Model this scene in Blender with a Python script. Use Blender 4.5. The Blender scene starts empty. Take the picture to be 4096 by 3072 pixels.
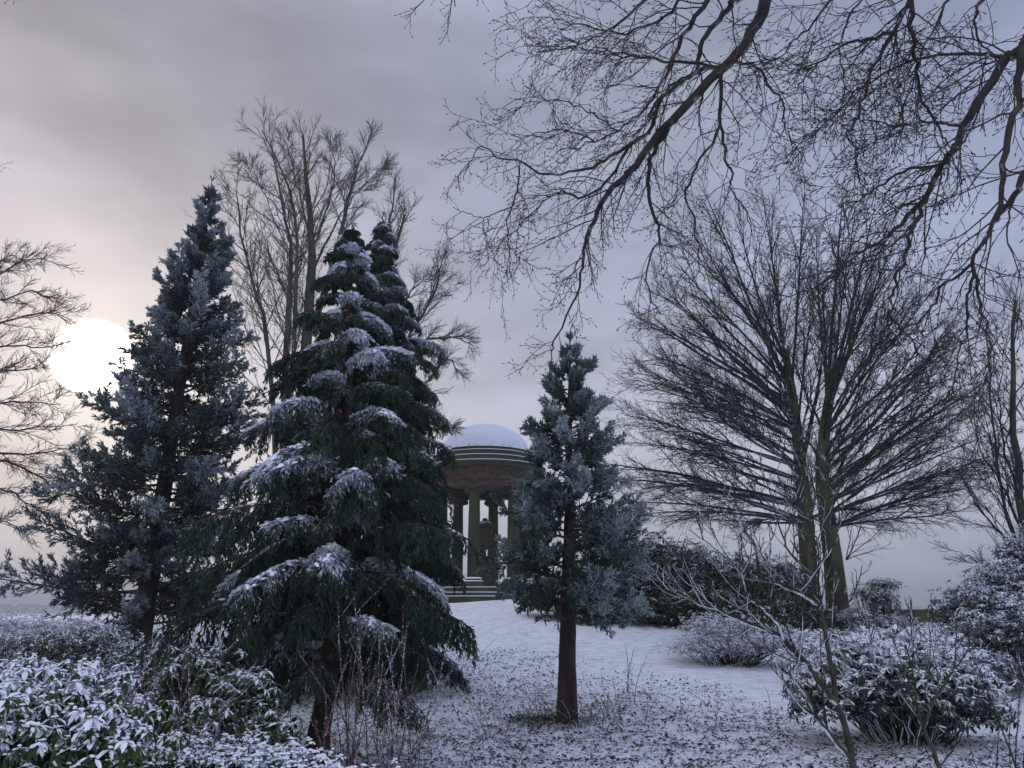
import bpy, math, numpy as np
from mathutils import Vector
R = math.radians
# ------------------------------------------------------------------ camera, world, sun, exposure
scene = bpy.context.scene
COL = scene.collection
F, PITCH, CAMZ = 770.0, R(16.2), 1.6            # focal length in pixels of a 1024 wide frame
cam_d = bpy.data.cameras.new("camera"); cam = bpy.data.objects.new("camera", cam_d); COL.objects.link(cam)
cam_d.sensor_fit = 'HORIZONTAL'; cam_d.sensor_width = 36; cam_d.lens = 36 * F / 1024
cam_d.clip_start = 0.05; cam_d.clip_end = 20000
cam.location = (0, 0, CAMZ); cam.rotation_euler = (R(90) + PITCH, 0, 0)
scene.camera = cam
CT, ST = math.cos(PITCH), math.sin(PITCH)
def ray(X, Y):
    u = (X - 512) / F; v = (384 - Y) / F
    return np.array([u, CT - v * ST, ST + v * CT])
def P(X, Y, y):
    d = ray(X, Y); return np.array([0, 0, CAMZ]) + d * (y / d[1])
scene.view_settings.view_transform = 'Standard'; scene.view_settings.look = 'None'
scene.view_settings.exposure = 0.14; scene.view_settings.gamma = 1.0
scene.cycles.max_bounces = 5; scene.cycles.diffuse_bounces = 3; scene.cycles.transparent_max_bounces = 4
scene.cycles.glossy_bounces = 2; scene.cycles.caustics_reflective = False; scene.cycles.caustics_refractive = False

sd = ray(93, 357); sd = sd / np.linalg.norm(sd)
SUN_EL = math.asin(sd[2]); SUN_AZ = math.atan2(sd[0], sd[1])
w = bpy.data.worlds.new("World"); scene.world = w; w.use_nodes = True
nt = w.node_tree; nt.nodes.clear()
class NT:
    def __init__(s, t): s.t = t
    def n(s, typ, ins=None, **kw):
        nd = s.t.nodes.new(typ)
        for k, v in kw.items(): setattr(nd, k, v)
        for k, v in (ins or {}).items():
            if hasattr(v, 'default_value') or isinstance(v, bpy.types.NodeSocket): s.t.links.new(v, nd.inputs[k])
            else: nd.inputs[k].default_value = v
        return nd
    def m(s, op, a, b=0.0, c=0.0, clamp=False):
        return s.n('ShaderNodeMath', {0: a, 1: b, 2: c}, operation=op, use_clamp=clamp).outputs[0]
    def mix(s, f, a, b, blend='MIX'):
        nd = s.n('ShaderNodeMix', data_type='RGBA', blend_type=blend)
        for k, v in ((0, f), (6, a), (7, b)):
            if isinstance(v, bpy.types.NodeSocket): s.t.links.new(v, nd.inputs[k])
            else: nd.inputs[k].default_value = v
        return nd.outputs[2]
    def ss(s, x, lo, hi):
        return s.n('ShaderNodeMapRange', {0: x, 1: lo, 2: hi, 3: 0.0, 4: 1.0}, interpolation_type='SMOOTHSTEP').outputs[0]
    def noise(s, vec, scale, detail=4.0, rough=.55):
        nd = s.n('ShaderNodeTexNoise', {'Scale': scale, 'Detail': detail, 'Roughness': rough})
        if vec is not None: s.t.links.new(vec, nd.inputs['Vector'])
        return nd.outputs['Fac']
def srgb(r, g, b):
    f = lambda c: (c / 255 / 12.92) if c <= 10 else ((c / 255 + .055) / 1.055) ** 2.4
    return (f(r), f(g), f(b), 1)
N = NT(nt)
tc = N.n('ShaderNodeTexCoord').outputs['Generated']
sky = N.n('ShaderNodeTexSky', sky_type='NISHITA', sun_disc=False, sun_elevation=SUN_EL, sun_rotation=SUN_AZ, air_density=1.0, dust_density=3.0)
bg1 = N.n('ShaderNodeBackground', {'Color': sky.outputs[0], 'Strength': .05})
sep = N.n('ShaderNodeSeparateXYZ', {0: tc})
dx, dz = sep.outputs[0], sep.outputs[2]
mp = N.n('ShaderNodeMapping', {'Vector': tc, 'Scale': (1.0, 1.0, 2.6), 'Rotation': (0, R(14), 0)})
n1 = N.noise(mp.outputs[0], 1.7, 4, .55)
n2 = N.noise(mp.outputs[0], 5.5, 5, .55)
left = N.ss(N.m('MULTIPLY', dx, -1.0), -.1, .62)             # thinner, warmer cloud towards the sun side
right = N.ss(dx, .1, .6)
c = N.mix(left, srgb(131, 137, 154), srgb(145, 141, 149))
c = N.mix(right, c, srgb(134, 143, 168))
low = N.ss(N.m('MULTIPLY', dz, -1.0), -.5, -.05)
c = N.mix(N.m('MULTIPLY', low, .6), c, srgb(163, 161, 167))
hor = N.ss(N.m('MULTIPLY', dz, -1.0), -.17, -.0)
c = N.mix(N.m('MULTIPLY', hor, .85), c, srgb(138, 146, 158))
k = N.m('MULTIPLY_ADD', N.ss(n1, .34, .66), .44, .76)
k = N.m('MULTIPLY', k, N.m('MULTIPLY_ADD', N.m('MULTIPLY', N.ss(dz, .42, .62), N.ss(N.m('MULTIPLY', dx, -1.0), .0, .45)), -.20, 1.0))
k2 = N.m('MULTIPLY_ADD', N.ss(n2, .3, .72), .14, .93)
k = N.m('MULTIPLY', k, k2)
# overcast sky is brightest overhead; gain there and behind camera added to lift ground
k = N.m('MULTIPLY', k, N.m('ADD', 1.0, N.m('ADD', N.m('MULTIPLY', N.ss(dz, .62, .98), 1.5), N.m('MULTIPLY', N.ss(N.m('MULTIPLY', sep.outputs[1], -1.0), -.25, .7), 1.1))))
sdn = N.n('ShaderNodeVectorMath', {0: tc, 1: tuple(sd)}, operation='DOT_PRODUCT')
nrm = N.n('ShaderNodeVectorMath', {0: tc}, operation='LENGTH')
cosang = N.m('DIVIDE', sdn.outputs['Value'], nrm.outputs['Value'])
ang = N.m('ARCCOSINE', N.m('MINIMUM', cosang, 1.0))
g0 = N.m('MULTIPLY', N.m('SUBTRACT', 1.0, N.ss(N.m('MULTIPLY_ADD', N.m('SUBTRACT', n2, .5), .008, ang), .034, .046)), 3.2)
g1 = N.m('MULTIPLY', N.m('EXPONENT', N.m('MULTIPLY', ang, -17.0)), .30)
g2 = N.m('MULTIPLY', N.m('EXPONENT', N.m('MULTIPLY', ang, -4.2)), .07)
kk = N.n('ShaderNodeVectorMath', {0: c, 'Scale': k}, operation='SCALE').outputs[0]
gl = N.n('ShaderNodeVectorMath', {0: (1.0, .88, .72), 'Scale': N.m('ADD', g0, g1)}, operation='SCALE').outputs[0]
gw = N.n('ShaderNodeVectorMath', {0: (1.0, .86, .74), 'Scale': g2}, operation='SCALE').outputs[0]
tot = N.n('ShaderNodeVectorMath', {0: kk, 1: gl}, operation='ADD').outputs[0]
tot = N.n('ShaderNodeVectorMath', {0: tot, 1: gw}, operation='ADD').outputs[0]
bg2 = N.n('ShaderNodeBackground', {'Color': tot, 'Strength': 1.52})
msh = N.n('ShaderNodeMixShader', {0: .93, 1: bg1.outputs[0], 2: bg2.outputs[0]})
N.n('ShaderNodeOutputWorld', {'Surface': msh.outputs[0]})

sl = bpy.data.lights.new("sun", 'SUN'); so = bpy.data.objects.new("sun", sl); COL.objects.link(so)
sl.energy = .5; sl.angle = R(14); sl.color = (1, .87, .76)
so.location = (0, 0, 40)
so.rotation_euler = Vector(tuple(sd)).to_track_quat('Z', 'Y').to_euler()

# ------------------------------------------------------------------ mesh tools
class MB:
    """collects vertices and faces, with per vertex 'snow' and 'var' values, and links them as one mesh object"""
    def __init__(s): s.v = []; s.f = []; s.a = []; s.n = 0; s.m = []
    def add(s, v, faces, snow=0.0, var=0.5, mat=0):
        v = np.asarray(v, float).reshape(-1, 3); k = len(v)
        a = np.empty((k, 2)); a[:, 0] = snow; a[:, 1] = var
        s.v.append(v); s.a.append(a)
        for f in (faces if isinstance(faces, list) else [faces]):
            f = np.asarray(f, int)
            s.f.append(f + s.n); s.m.append(np.full(len(f), mat))
        s.n += k
    def build(s, name, mats, parent=None, smooth=False):
        v = np.concatenate(s.v); a = np.concatenate(s.a)
        me = bpy.data.meshes.new(name)
        me.vertices.add(len(v)); me.vertices.foreach_set('co', v.astype(np.float32).ravel())
        tot = np.concatenate([np.full(len(f), f.shape[1]) for f in s.f]); idx = np.concatenate([f.ravel() for f in s.f])
        me.loops.add(len(idx)); me.loops.foreach_set('vertex_index', idx.astype(np.int32))
        me.polygons.add(len(tot))
        me.polygons.foreach_set('loop_start', np.concatenate([[0], np.cumsum(tot)[:-1]]).astype(np.int32))
        me.polygons.foreach_set('loop_total', tot.astype(np.int32))
        if not isinstance(mats, (list, tuple)): mats = [mats]
        for m in mats: me.materials.append(m)
        me.polygons.foreach_set('material_index', np.concatenate(s.m).astype(np.int32))
        me.polygons.foreach_set('use_smooth', np.full(len(tot), smooth))
        for i, nm in enumerate(('snow', 'var')):
            at = me.attributes.new(nm, 'FLOAT', 'POINT'); at.data.foreach_set('value', a[:, i].astype(np.float32))
        me.update(calc_edges=True)
        o = bpy.data.objects.new(name, me); COL.objects.link(o)
        if parent is not None: o.parent = parent; o.matrix_parent_inverse = parent.matrix_basis.inverted()
        return o
def nz(a): return a / np.maximum(np.linalg.norm(a, axis=-1, keepdims=True), 1e-9)
def tube(mb, pts, rad, sides=5, snow=0.0, var=0.5, mat=0, cap=False):
    """pts [M,N,3], rad [M,N] -> open tubes"""
    pts = np.asarray(pts, float); rad = np.asarray(rad, float)
    if pts.ndim == 2: pts = pts[None]; rad = rad[None]
    M, K, _ = pts.shape
    if M == 0: return
    t = nz(np.gradient(pts, axis=1))
    ref = np.where(np.abs(t.mean(1)[:, 2:3]) > .8, np.array([[1., .2, 0]]), np.array([[0., 0, 1]]))[:, None, :]
    s = nz(np.cross(t, np.broadcast_to(ref, t.shape))); u = np.cross(s, t)
    th = np.arange(sides) * 2 * math.pi / sides + .5
    v = pts[:, :, None, :] + rad[:, :, None, None] * (np.cos(th)[None, None, :, None] * s[:, :, None, :] + np.sin(th)[None, None, :, None] * u[:, :, None, :])
    i = np.arange(M)[:, None, None] * K * sides; j = np.arange(K - 1)[None, :, None] * sides; q = np.arange(sides)[None, None, :]; q2 = (q + 1) % sides
    f = np.stack([i + j + q2, i + j + q, i + j + sides + q, i + j + sides + q2], -1).reshape(-1, 4)[:, ::-1]
    def ex(x):
        x = np.asarray(x, float)
        if x.ndim == 0: return x
        if x.ndim == 1: x = np.repeat(x[:, None], K, 1)
        return np.repeat(x.reshape(-1), sides)
    mb.add(v.reshape(-1, 3), f, ex(snow), ex(var), mat)
def grow(rg, start, d, length, n, wander=.1, trop=(0, 0, 0), tw=0.0, zig=0.0):
    start = np.atleast_2d(start); d = nz(np.atleast_2d(d).astype(float)); M = len(start)
    length = np.broadcast_to(length, (M,)); trop = np.broadcast_to(np.asarray(trop, float), (M, 3)); tw = np.broadcast_to(tw, (M,))
    pts = [start]; p = start; zd = nz(rg.normal(size=(M, 3)))
    for i in range(n):
        d = nz(d + rg.normal(size=(M, 3)) * wander + trop * tw[:, None])
        dd = d + zd * (zig * (1 if i % 2 else -1)) if zig else d
        p = p + dd * (length / n)[:, None]; pts.append(p)
    return np.stack(pts, 1)
def taper(r0, n, tip=.25, pw=1.0):
    t = np.linspace(0, 1, n + 1)[None]; r0 = np.atleast_1d(r0)[:, None]
    return r0 * (tip + (1 - tip) * (1 - t) ** pw)
def spawn(rg, pts, rad, length, k, t0=.2, t1=1., ang=(.7, .15), planar=0.0, side=None, drop_t=.5, lf=.4, lsd=.2, rf=.6):
    """k children per parent chain: returns start, dir, len, rad, parent index, t"""
    M, K, _ = pts.shape
    t = (np.arange(k)[None] + rg.random((M, k))) / k * (t1 - t0) + t0
    x = np.clip(t, 0, .9999) * (K - 1); i = x.astype(int); fr = (x - i)[..., None]; mi = np.arange(M)[:, None]
    a, b = pts[mi, i], pts[mi, i + 1]; pos = a + (b - a) * fr; T = nz(b - a)
    rr = rad[mi, i] * (1 - fr[..., 0]) + rad[mi, i + 1] * fr[..., 0]
    rnd = rg.normal(size=(M, k, 3)); Pp = nz(rnd - (rnd * T).sum(-1, keepdims=True) * T)
    if planar > 0:                                       # children leave to alternating sides, roughly level
        h = nz(np.cross(T, np.broadcast_to([0., 0, 1], T.shape))) * np.where(rg.random((M, k, 1)) < .5, 1, -1)
        Pp = nz(Pp * (1 - planar) + h * planar)
    an = rg.normal(ang[0], ang[1], (M, k))[..., None]
    D = T * np.cos(an) + Pp * np.sin(an)
    L = np.asarray(length)[:, None] * lf * (1 - drop_t * t) * np.exp(rg.normal(0, lsd, (M, k)))
    fl = lambda z: z.reshape(-1, *z.shape[2:])
    return fl(pos), fl(D), fl(L), fl(rr * rf), np.repeat(np.arange(M), k), fl(t)
def smoothline(p, n):
    """Catmull-Rom resample"""
    p = np.asarray(p, float); q = np.vstack([2 * p[0] - p[1], p, 2 * p[-1] - p[-2]]); m = len(p) - 1
    s = np.linspace(0, m - 1e-6, n); i = s.astype(int); t = (s - i)[:, None]
    a, b, c_, d = q[i], q[i + 1], q[i + 2], q[i + 3]
    return .5 * (2 * b + (c_ - a) * t + (2 * a - 5 * b + 4 * c_ - d) * t * t + (3 * b - a - 3 * c_ + d) * t ** 3)
def limb(pts, n, jit=0.0, rg=None):
    p = smoothline([P(*q) for q in pts], n)
    if jit: p[1:] += rg.normal(size=p[1:].shape) * jit
    return p
# leaf templates (x along, y across, z up)
LEAF8 = (np.array([[0, 0, 0], [.33, 0, 0], [.68, 0, -.03], [1, 0, -.14], [.3, .5, .08], [.68, .42, .03], [.3, -.5, .08], [.68, -.42, .03]]),
         [np.array([[0, 1, 4], [2, 3, 5], [0, 6, 1], [2, 7, 3]]), np.array([[1, 2, 5, 4], [1, 6, 7, 2]])])
LEAF4 = (np.array([[0, 0, 0], [.45, .5, .1], [1, 0, -.1], [.45, -.5, .1]]), [np.array([[0, 2, 1], [0, 3, 2]])])
def leaves(mb, tpl, pos, d, up, L, W, snow, var, mat=0):
    tv, tf = tpl; n = len(pos); X = nz(d); Y = nz(np.cross(up, X)); Z = np.cross(X, Y)
    L = np.broadcast_to(L, (n,)); W = np.broadcast_to(W, (n,))
    v = pos[:, None] + tv[None, :, 0:1] * L[:, None, None] * X[:, None] + tv[None, :, 1:2] * W[:, None, None] * Y[:, None] + tv[None, :, 2:3] * L[:, None, None] * Z[:, None]
    k = len(tv); off = (np.arange(n) * k)[:, None, None]
    mb.add(v.reshape(-1, 3), [(f[None] + off).reshape(-1, f.shape[1]) for f in tf], np.repeat(np.broadcast_to(snow, (n,)), k), np.repeat(np.broadcast_to(var, (n,)), k), mat)
def spindles(mb, pos, d, L, r, snow, var, mat=0):
    """needle clad shoot ends"""
    tv = np.linspace(0, 1, 3); pts = pos[:, None] + nz(d)[:, None] * (L[:, None] * tv[None])[..., None]
    pts[:, 1:, 2] += (L * .04)[:, None]
    tube(mb, pts, r[:, None] * np.array([[.55, 1., .2]]), 3, snow, var, mat)
SH4 = (np.array([[0, 0, 0], [.5, .5, .12], [1, 0, 0], [.5, -.5, .12]]), [np.array([[0, 2, 1], [0, 3, 2]])])
def shoots(mb, rg, pos, d, L, r, snow, var, mat=0):
    """small folded sprays of foliage"""
    leaves(mb, SH4, pos, d, nz(rg.normal(size=pos.shape) + np.array([0, 0, .9])), L, r * 2.3, snow, var, mat)
def domes(mb, rg, pos, r, flat=.45, ax=None, el=1.0):
    """soft little pads of settled snow, one lump per position, stretched along ax"""
    n = len(pos); r = np.broadcast_to(r, (n,)); th = np.arange(7) * 2 * math.pi / 7
    a = nz(rg.normal(size=(n, 3)) * [1, 1, 0]) if ax is None else nz(ax); b = nz(np.cross([0, 0, 1.], a))
    jr = r[:, None] * rg.uniform(.75, 1.25, (n, 7))
    ring = lambda f, h: pos[:, None] + (a[:, None] * np.cos(th)[None, :, None] * el + b[:, None] * np.sin(th)[None, :, None]) * (jr * f)[..., None] + np.array([0, 0, 1.]) * (r[:, None, None] * h)
    v = np.concatenate([ring(1, -flat * .5), ring(.7, flat * .7), (pos + np.array([0, 0, 1.]) * (r * flat * 1.1)[:, None])[:, None]], 1)
    q = np.arange(7); q2 = (q + 1) % 7; off = (np.arange(n) * 15)[:, None, None]
    f4 = np.stack([q, q2, q2 + 7, q + 7], -1); f3 = np.stack([q + 7, q2 + 7, q * 0 + 14], -1)
    mb.add(v.reshape(-1, 3), [(f4[None] + off).reshape(-1, 4), (f3[None] + off).reshape(-1, 3)], 1.0, .5)
def empty(name, loc):
    o = bpy.data.objects.new(name, None); COL.objects.link(o); o.location = tuple(float(q) for q in loc); o.empty_display_size = .3; return o
def tag(o, label=None, cat=None, group=None, kind=None):
    for k_, v_ in (('label', label), ('category', cat), ('group', group), ('kind', kind)):
        if v_: o[k_] = v_
    return o
def lathe(mb, prof, seg=48, c0=(0, 0), snow=0.0, a0=0.0, a1=2 * math.pi, cap=False):
    prof = np.asarray(prof, float); th = a0 + (a1 - a0) * np.arange(seg) / seg; K = len(prof)
    v = np.stack([c0[0] + prof[:, 0:1] * np.cos(th)[None], c0[1] + prof[:, 0:1] * np.sin(th)[None], np.repeat(prof[:, 1:2], seg, 1)], -1)
    q = np.arange(seg)[None]; j = np.arange(K - 1)[:, None] * seg; q2 = (q + 1) % seg
    f = np.stack([j + q, j + q2, j + seg + q2, j + seg + q], -1).reshape(-1, 4)
    mb.add(v.reshape(-1, 3), f, snow)
def box(mb, c0, sz, rot=0.0, snow=0.0):
    x, y, z = [q / 2 for q in sz]
    v = np.array([[a * x, b * y, e * z] for e in (-1, 1) for a, b in ((-1, -1), (1, -1), (1, 1), (-1, 1))])
    cr, sr = math.cos(rot), math.sin(rot); v = np.stack([v[:, 0] * cr - v[:, 1] * sr, v[:, 0] * sr + v[:, 1] * cr, v[:, 2]], -1) + np.array(c0)
    mb.add(v, np.array([[0, 3, 2, 1], [4, 5, 6, 7], [0, 1, 5, 4], [1, 2, 6, 5], [2, 3, 7, 6], [3, 0, 4, 7]]), snow)

# ------------------------------------------------------------------ materials
SNOW = (.76, .80, .88, 1)
def snow_mat(name, colfn, thr=.3, k=3.0, nscale=8.0, namp=1.2, attr=0.0, up=1.0, rough=.8, bump=0.0, snowcol=SNOW, ncoord='Object', smax=1.0, bscale=30.0, twosided=0.0):
    """surface colour from colfn(N, coord, var); snow lies where the face looks up, broken by noise, plus the 'snow' attribute"""
    m = bpy.data.materials.new(name); m.use_nodes = True; t = m.node_tree; t.nodes.clear(); n = NT(t)
    co = n.n('ShaderNodeTexCoord').outputs[ncoord]; ge = n.n('ShaderNodeNewGeometry')
    nzv = n.n('ShaderNodeSeparateXYZ', {0: ge.outputs['Normal']}).outputs[2]
    sgn = n.m('MULTIPLY_ADD', ge.outputs['Backfacing'], -2.0, 1.0)
    nzv = n.m('MULTIPLY', nzv, sgn)
    if twosided: nzv = n.m('ADD', n.m('MULTIPLY', nzv, 1 - twosided), n.m('MULTIPLY', n.m('ABSOLUTE', nzv), twosided))
    sn = n.n('ShaderNodeAttribute', attribute_name='snow').outputs['Fac']; va = n.n('ShaderNodeAttribute', attribute_name='var').outputs['Fac']
    no = n.m('SUBTRACT', n.noise(co, nscale, 3, .6), .5)
    x = n.m('SUBTRACT', n.m('MULTIPLY', nzv, up), thr)
    x = n.m('ADD', x, n.m('MULTIPLY', no, namp))
    x = n.m('ADD', x, n.m('MULTIPLY', sn, attr))
    fac = n.m('MULTIPLY', n.m('MULTIPLY', x, k, clamp=True), smax)
    c0 = colfn(n, co, va)
    col = n.mix(fac, c0, snowcol)
    bs = n.n('ShaderNodeBsdfPrincipled', {'Base Color': col, 'Roughness': rough, 'Specular IOR Level': .25})
    if bump:
        bp = n.n('ShaderNodeBump', {'Strength': bump, 'Distance': .02, 'Height': n.noise(co, bscale, 5, .65)})
        t.links.new(bp.outputs[0], bs.inputs['Normal'])
    n.n('ShaderNodeOutputMaterial', {'Surface': bs.outputs[0]})
    return m
def two(c1, c2, scale=3.0, lo=.35, hi=.65, vv=0.0, stretch=None):
    def fn(n, co, va):
        v = co
        if stretch: v = n.n('ShaderNodeMapping', {'Vector': co, 'Scale': stretch}).outputs[0]
        f = n.ss(n.noise(v, scale, 5, .6), lo, hi)
        if vv: f = n.m('ADD', n.m('MULTIPLY', f, 1 - vv), n.m('MULTIPLY', va, vv))
        return n.mix(f, (*c1, 1), (*c2, 1))
    return fn
BARK_GREY = snow_mat('bark_far', two((.035, .034, .03), (.09, .088, .06), 2.5), thr=.55, k=2.5, nscale=3, namp=1.6, smax=.75)
BARK_FAR = snow_mat('bark_far_trunk', two((.03, .03, .026), (.075, .075, .052), 1.2, stretch=(1, 1, .3)), thr=.85, k=2.5, nscale=4, namp=1.6)
BARK_MOSS = snow_mat('bark_mossy', two((.03, .027, .02), (.075, .08, .038), 1.6, stretch=(1, 1, .35)), thr=.85, k=2.5, nscale=4, namp=1.6, bump=.6, bscale=9)
TWIG_DARK = snow_mat('twig_dark', two((.013, .013, .016), (.034, .034, .036), 4), thr=.62, k=2.2, nscale=5, namp=1.7, smax=.75)
TWIG_RED = snow_mat('twig_beech', two((.02, .019, .02), (.06, .052, .046), 3), thr=.72, k=2.2, nscale=6, namp=1.6, smax=.7)
TWIG_SNOWY = snow_mat('twig_snowy', two((.022, .022, .022), (.06, .06, .04), 6), thr=.28, k=3.5, nscale=9, namp=1.3, smax=.95)
BRAMBLE = snow_mat('bramble_stem', two((.05, .03, .03), (.13, .08, .07), 6), thr=.25, k=3, nscale=45, namp=3.0, smax=.9)
BARK_RED = snow_mat('bark_redwood', two((.018, .013, .012), (.055, .037, .032), 7, stretch=(1, 1, .12), vv=0), thr=1.1, k=3, nscale=9, namp=1.6, bump=1.0, bscale=22)
BARK_CYP = snow_mat('bark_cypress', two((.022, .015, .013), (.085, .048, .036), 7, stretch=(1, 1, .15)), thr=1.0, k=3, nscale=9, namp=1.6, bump=1.0, bscale=22)
LIMB_RED = snow_mat('limb_redwood', two((.03, .02, .016), (.09, .055, .04), 5), thr=.75, k=2.5, nscale=7, namp=1.6, smax=.7)
FOL_RED = snow_mat('foliage_redwood', two((.018, .038, .032), (.07, .12, .105), 1.6, vv=.55), thr=.45, k=1.0, nscale=5, namp=1.0, attr=.80, smax=.78, snowcol=(.64, .74, .80, 1), twosided=.3, rough=.7)
FOL_REDA = snow_mat('foliage_redwood_tall', two((.016, .030, .028), (.06, .09, .088), 1.2, vv=.55), thr=.48, k=1.0, nscale=4, namp=1.0, attr=.80, smax=.72, snowcol=(.60, .68, .77, 1), twosided=.3, rough=.7)
FOL_CYP = snow_mat('foliage_cypress', two((.011, .025, .018), (.045, .08, .058), 2.2, vv=.5), thr=.60, k=1.6, nscale=7, namp=1.1, attr=1.1, smax=.95, snowcol=(.74, .78, .90, 1), twosided=.2, rough=.7)
FOL_CYPD = snow_mat('foliage_cypress_dark', two((.011, .025, .018), (.045, .078, .055), 2.2, vv=.5), thr=.74, k=1.6, nscale=7, namp=1.1, attr=.95, smax=.85, snowcol=(.66, .70, .84, 1), twosided=.2, rough=.7)
RHODO = snow_mat('rhododendron_leaf', two((.008, .022, .008), (.06, .09, .015), 3, vv=.6), thr=.86, k=5, nscale=22, namp=1.8, attr=.7, rough=.45, bump=.3)
LAUREL = snow_mat('laurel_leaf', two((.010, .026, .012), (.04, .07, .026), 3, vv=.6), thr=.86, k=5, nscale=22, namp=1.6, attr=.6, rough=.45)
HEDGE = snow_mat('hedge_leaf', two((.010, .018, .012), (.04, .055, .025), 1.5, vv=.6), thr=.86, k=3.5, nscale=6, namp=1.5, attr=.6, rough=.6, smax=.85)
HEDGE_R = snow_mat('shrub_leaf_right', two((.014, .022, .022), (.045, .06, .045), 1.5, vv=.6), thr=.66, k=3.5, nscale=6, namp=1.5, attr=.65, rough=.6, smax=.9)
STONE = snow_mat('sandstone_column', two((.032, .026, .022), (.055, .066, .024), 1.1, .3, .75, stretch=(1.2, 1.2, .25)), thr=.72, k=6, nscale=3, namp=.4, bump=.4, bscale=12)
STONE_F = snow_mat('sandstone_frieze', two((.035, .028, .024), (.125, .08, .048), 2.6, .35, .75, stretch=(1, 1, 1.6)), thr=.72, k=6, nscale=3, namp=.3, bump=.5, bscale=8)
STONE_G = snow_mat('sandstone_mossy', two((.032, .032, .026), (.055, .072, .030), 1.5, .3, .7, stretch=(1, 1, 2)), thr=.55, k=6, nscale=3, namp=.3, bump=.4, bscale=10)
DOME = snow_mat('dome_lead_snow', two((.06, .07, .06), (.10, .12, .09), 2), thr=-.15, k=5, nscale=5, namp=1.1, snowcol=(.60, .65, .75, 1), smax=.96)
SNOWM = snow_mat('settled_snow', two((.7, .74, .84), (.75, .79, .88), 2), thr=-2, nscale=9)
WALLM = snow_mat('garden_wall_brick', two((.06, .055, .035), (.12, .12, .05), 1.2), thr=.5, k=6, nscale=3, namp=.3, bump=.4)

# ------------------------------------------------------------------ ground
def sst(x): x = np.clip(x, 0, 1); return x * x * (3 - 2 * x)
def vnoise(x, y, s, seed=0):
    x = np.asarray(x) * s; y = np.asarray(y) * s; xi = np.floor(x); yi = np.floor(y); fx = sst(x - xi); fy = sst(y - yi)
    h = lambda a, b: np.modf(np.abs(np.sin(a * 127.1 + b * 311.7 + seed * 74.7) * 43758.5453))[0]
    return (h(xi, yi) * (1 - fx) + h(xi + 1, yi) * fx) * (1 - fy) + (h(xi, yi + 1) * (1 - fx) + h(xi + 1, yi + 1) * fx) * fy - .5
def gz0(x, y):
    x = np.asarray(x, float); y = np.asarray(y, float)
    Hh = np.interp(x, [-14, -6, 0, 3, 10], [1.15, 1.55, 1.95, 1.85, 1.2])
    z = Hh * sst((y - 11) / 23.)
    z = z - 7.5 * sst((y - 47) / 70.) * np.where(y > 47, 1, 0)
    return z + .10 * vnoise(x, y, .35) * sst((y - 4) / 6) * (y < 60)
LF = [(400, 640), (450, 647), (529, 655), (576, 672), (634, 681), (673, 692), (725, 697), (790, 712), (860, 745), (1000, 760)]
LB = [(400, 604), (560, 606), (600, 625), (680, 634), (740, 655), (800, 668), (880, 690), (960, 700), (1010, 690), (1100, 680)]
def G(X, Y, zfn=None):
    d = ray(X, Y); y = 3.0
    while y < 400:
        t = y / d[1]; x = d[0] * t; z = CAMZ + d[2] * t
        if z <= float(gz0(x, y)): break
        y += .05
    return np.array([x, y, float(gz0(x, y))])
_lf = np.array([G(*q) for q in LF]); _lb = np.array([G(*q) for q in LB])
def litter(x, y):
    """1 where leaf litter and rough growth poke through, 0 on the mown lawn under snow"""
    yf = np.interp(x, _lf[:, 0], _lf[:, 1]) + vnoise(x, y, .9, 3) * 1.6; yb = np.interp(x, _lb[:, 0], _lb[:, 1]) + vnoise(x, y, .9, 5) * 1.2
    yb = np.where(x < 1.5, 48, yb)
    lawn = sst((y - yf) / 3.6 + .30) * (1 - sst((y - yb) / .9 + .5))
    return 1 - lawn * sst((x + 6.5) / 2)
def gz(x, y):
    l = litter(x, y) * (np.asarray(y) < 40)
    return gz0(x, y) + (vnoise(x, y, 3.1, 7) * .05 + vnoise(x, y, 8.3, 9) * .035) * (.25 + .75 * l) * (np.asarray(y) < 60)
def axis(fine_a, fine_b, st, lim_a, lim_b):
    a = list(np.arange(fine_a, fine_b, st)); s = st
    while a[-1] < lim_b: s *= 1.12; a.append(a[-1] + s)
    s = st; b = [fine_a]
    while b[-1] > lim_a: s *= 1.12; b.append(b[-1] - s)
    return np.array(b[1:][::-1] + a)
gx = axis(-11, 12, .07, -6000, 6000); gy = axis(5.5, 20, .07, -60, 9000)
XX, YY = np.meshgrid(gx, gy); ZZ = gz(XX, YY)
ni, nj = XX.shape; ii = np.arange(ni - 1)[:, None] * nj + np.arange(nj - 1)[None]
mb = MB(); mb.add(np.stack([XX, YY, ZZ], -1).reshape(-1, 3), np.stack([ii, ii + 1, ii + nj + 1, ii + nj], -1).reshape(-1, 4), 1.0, litter(XX, YY).ravel())
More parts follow.
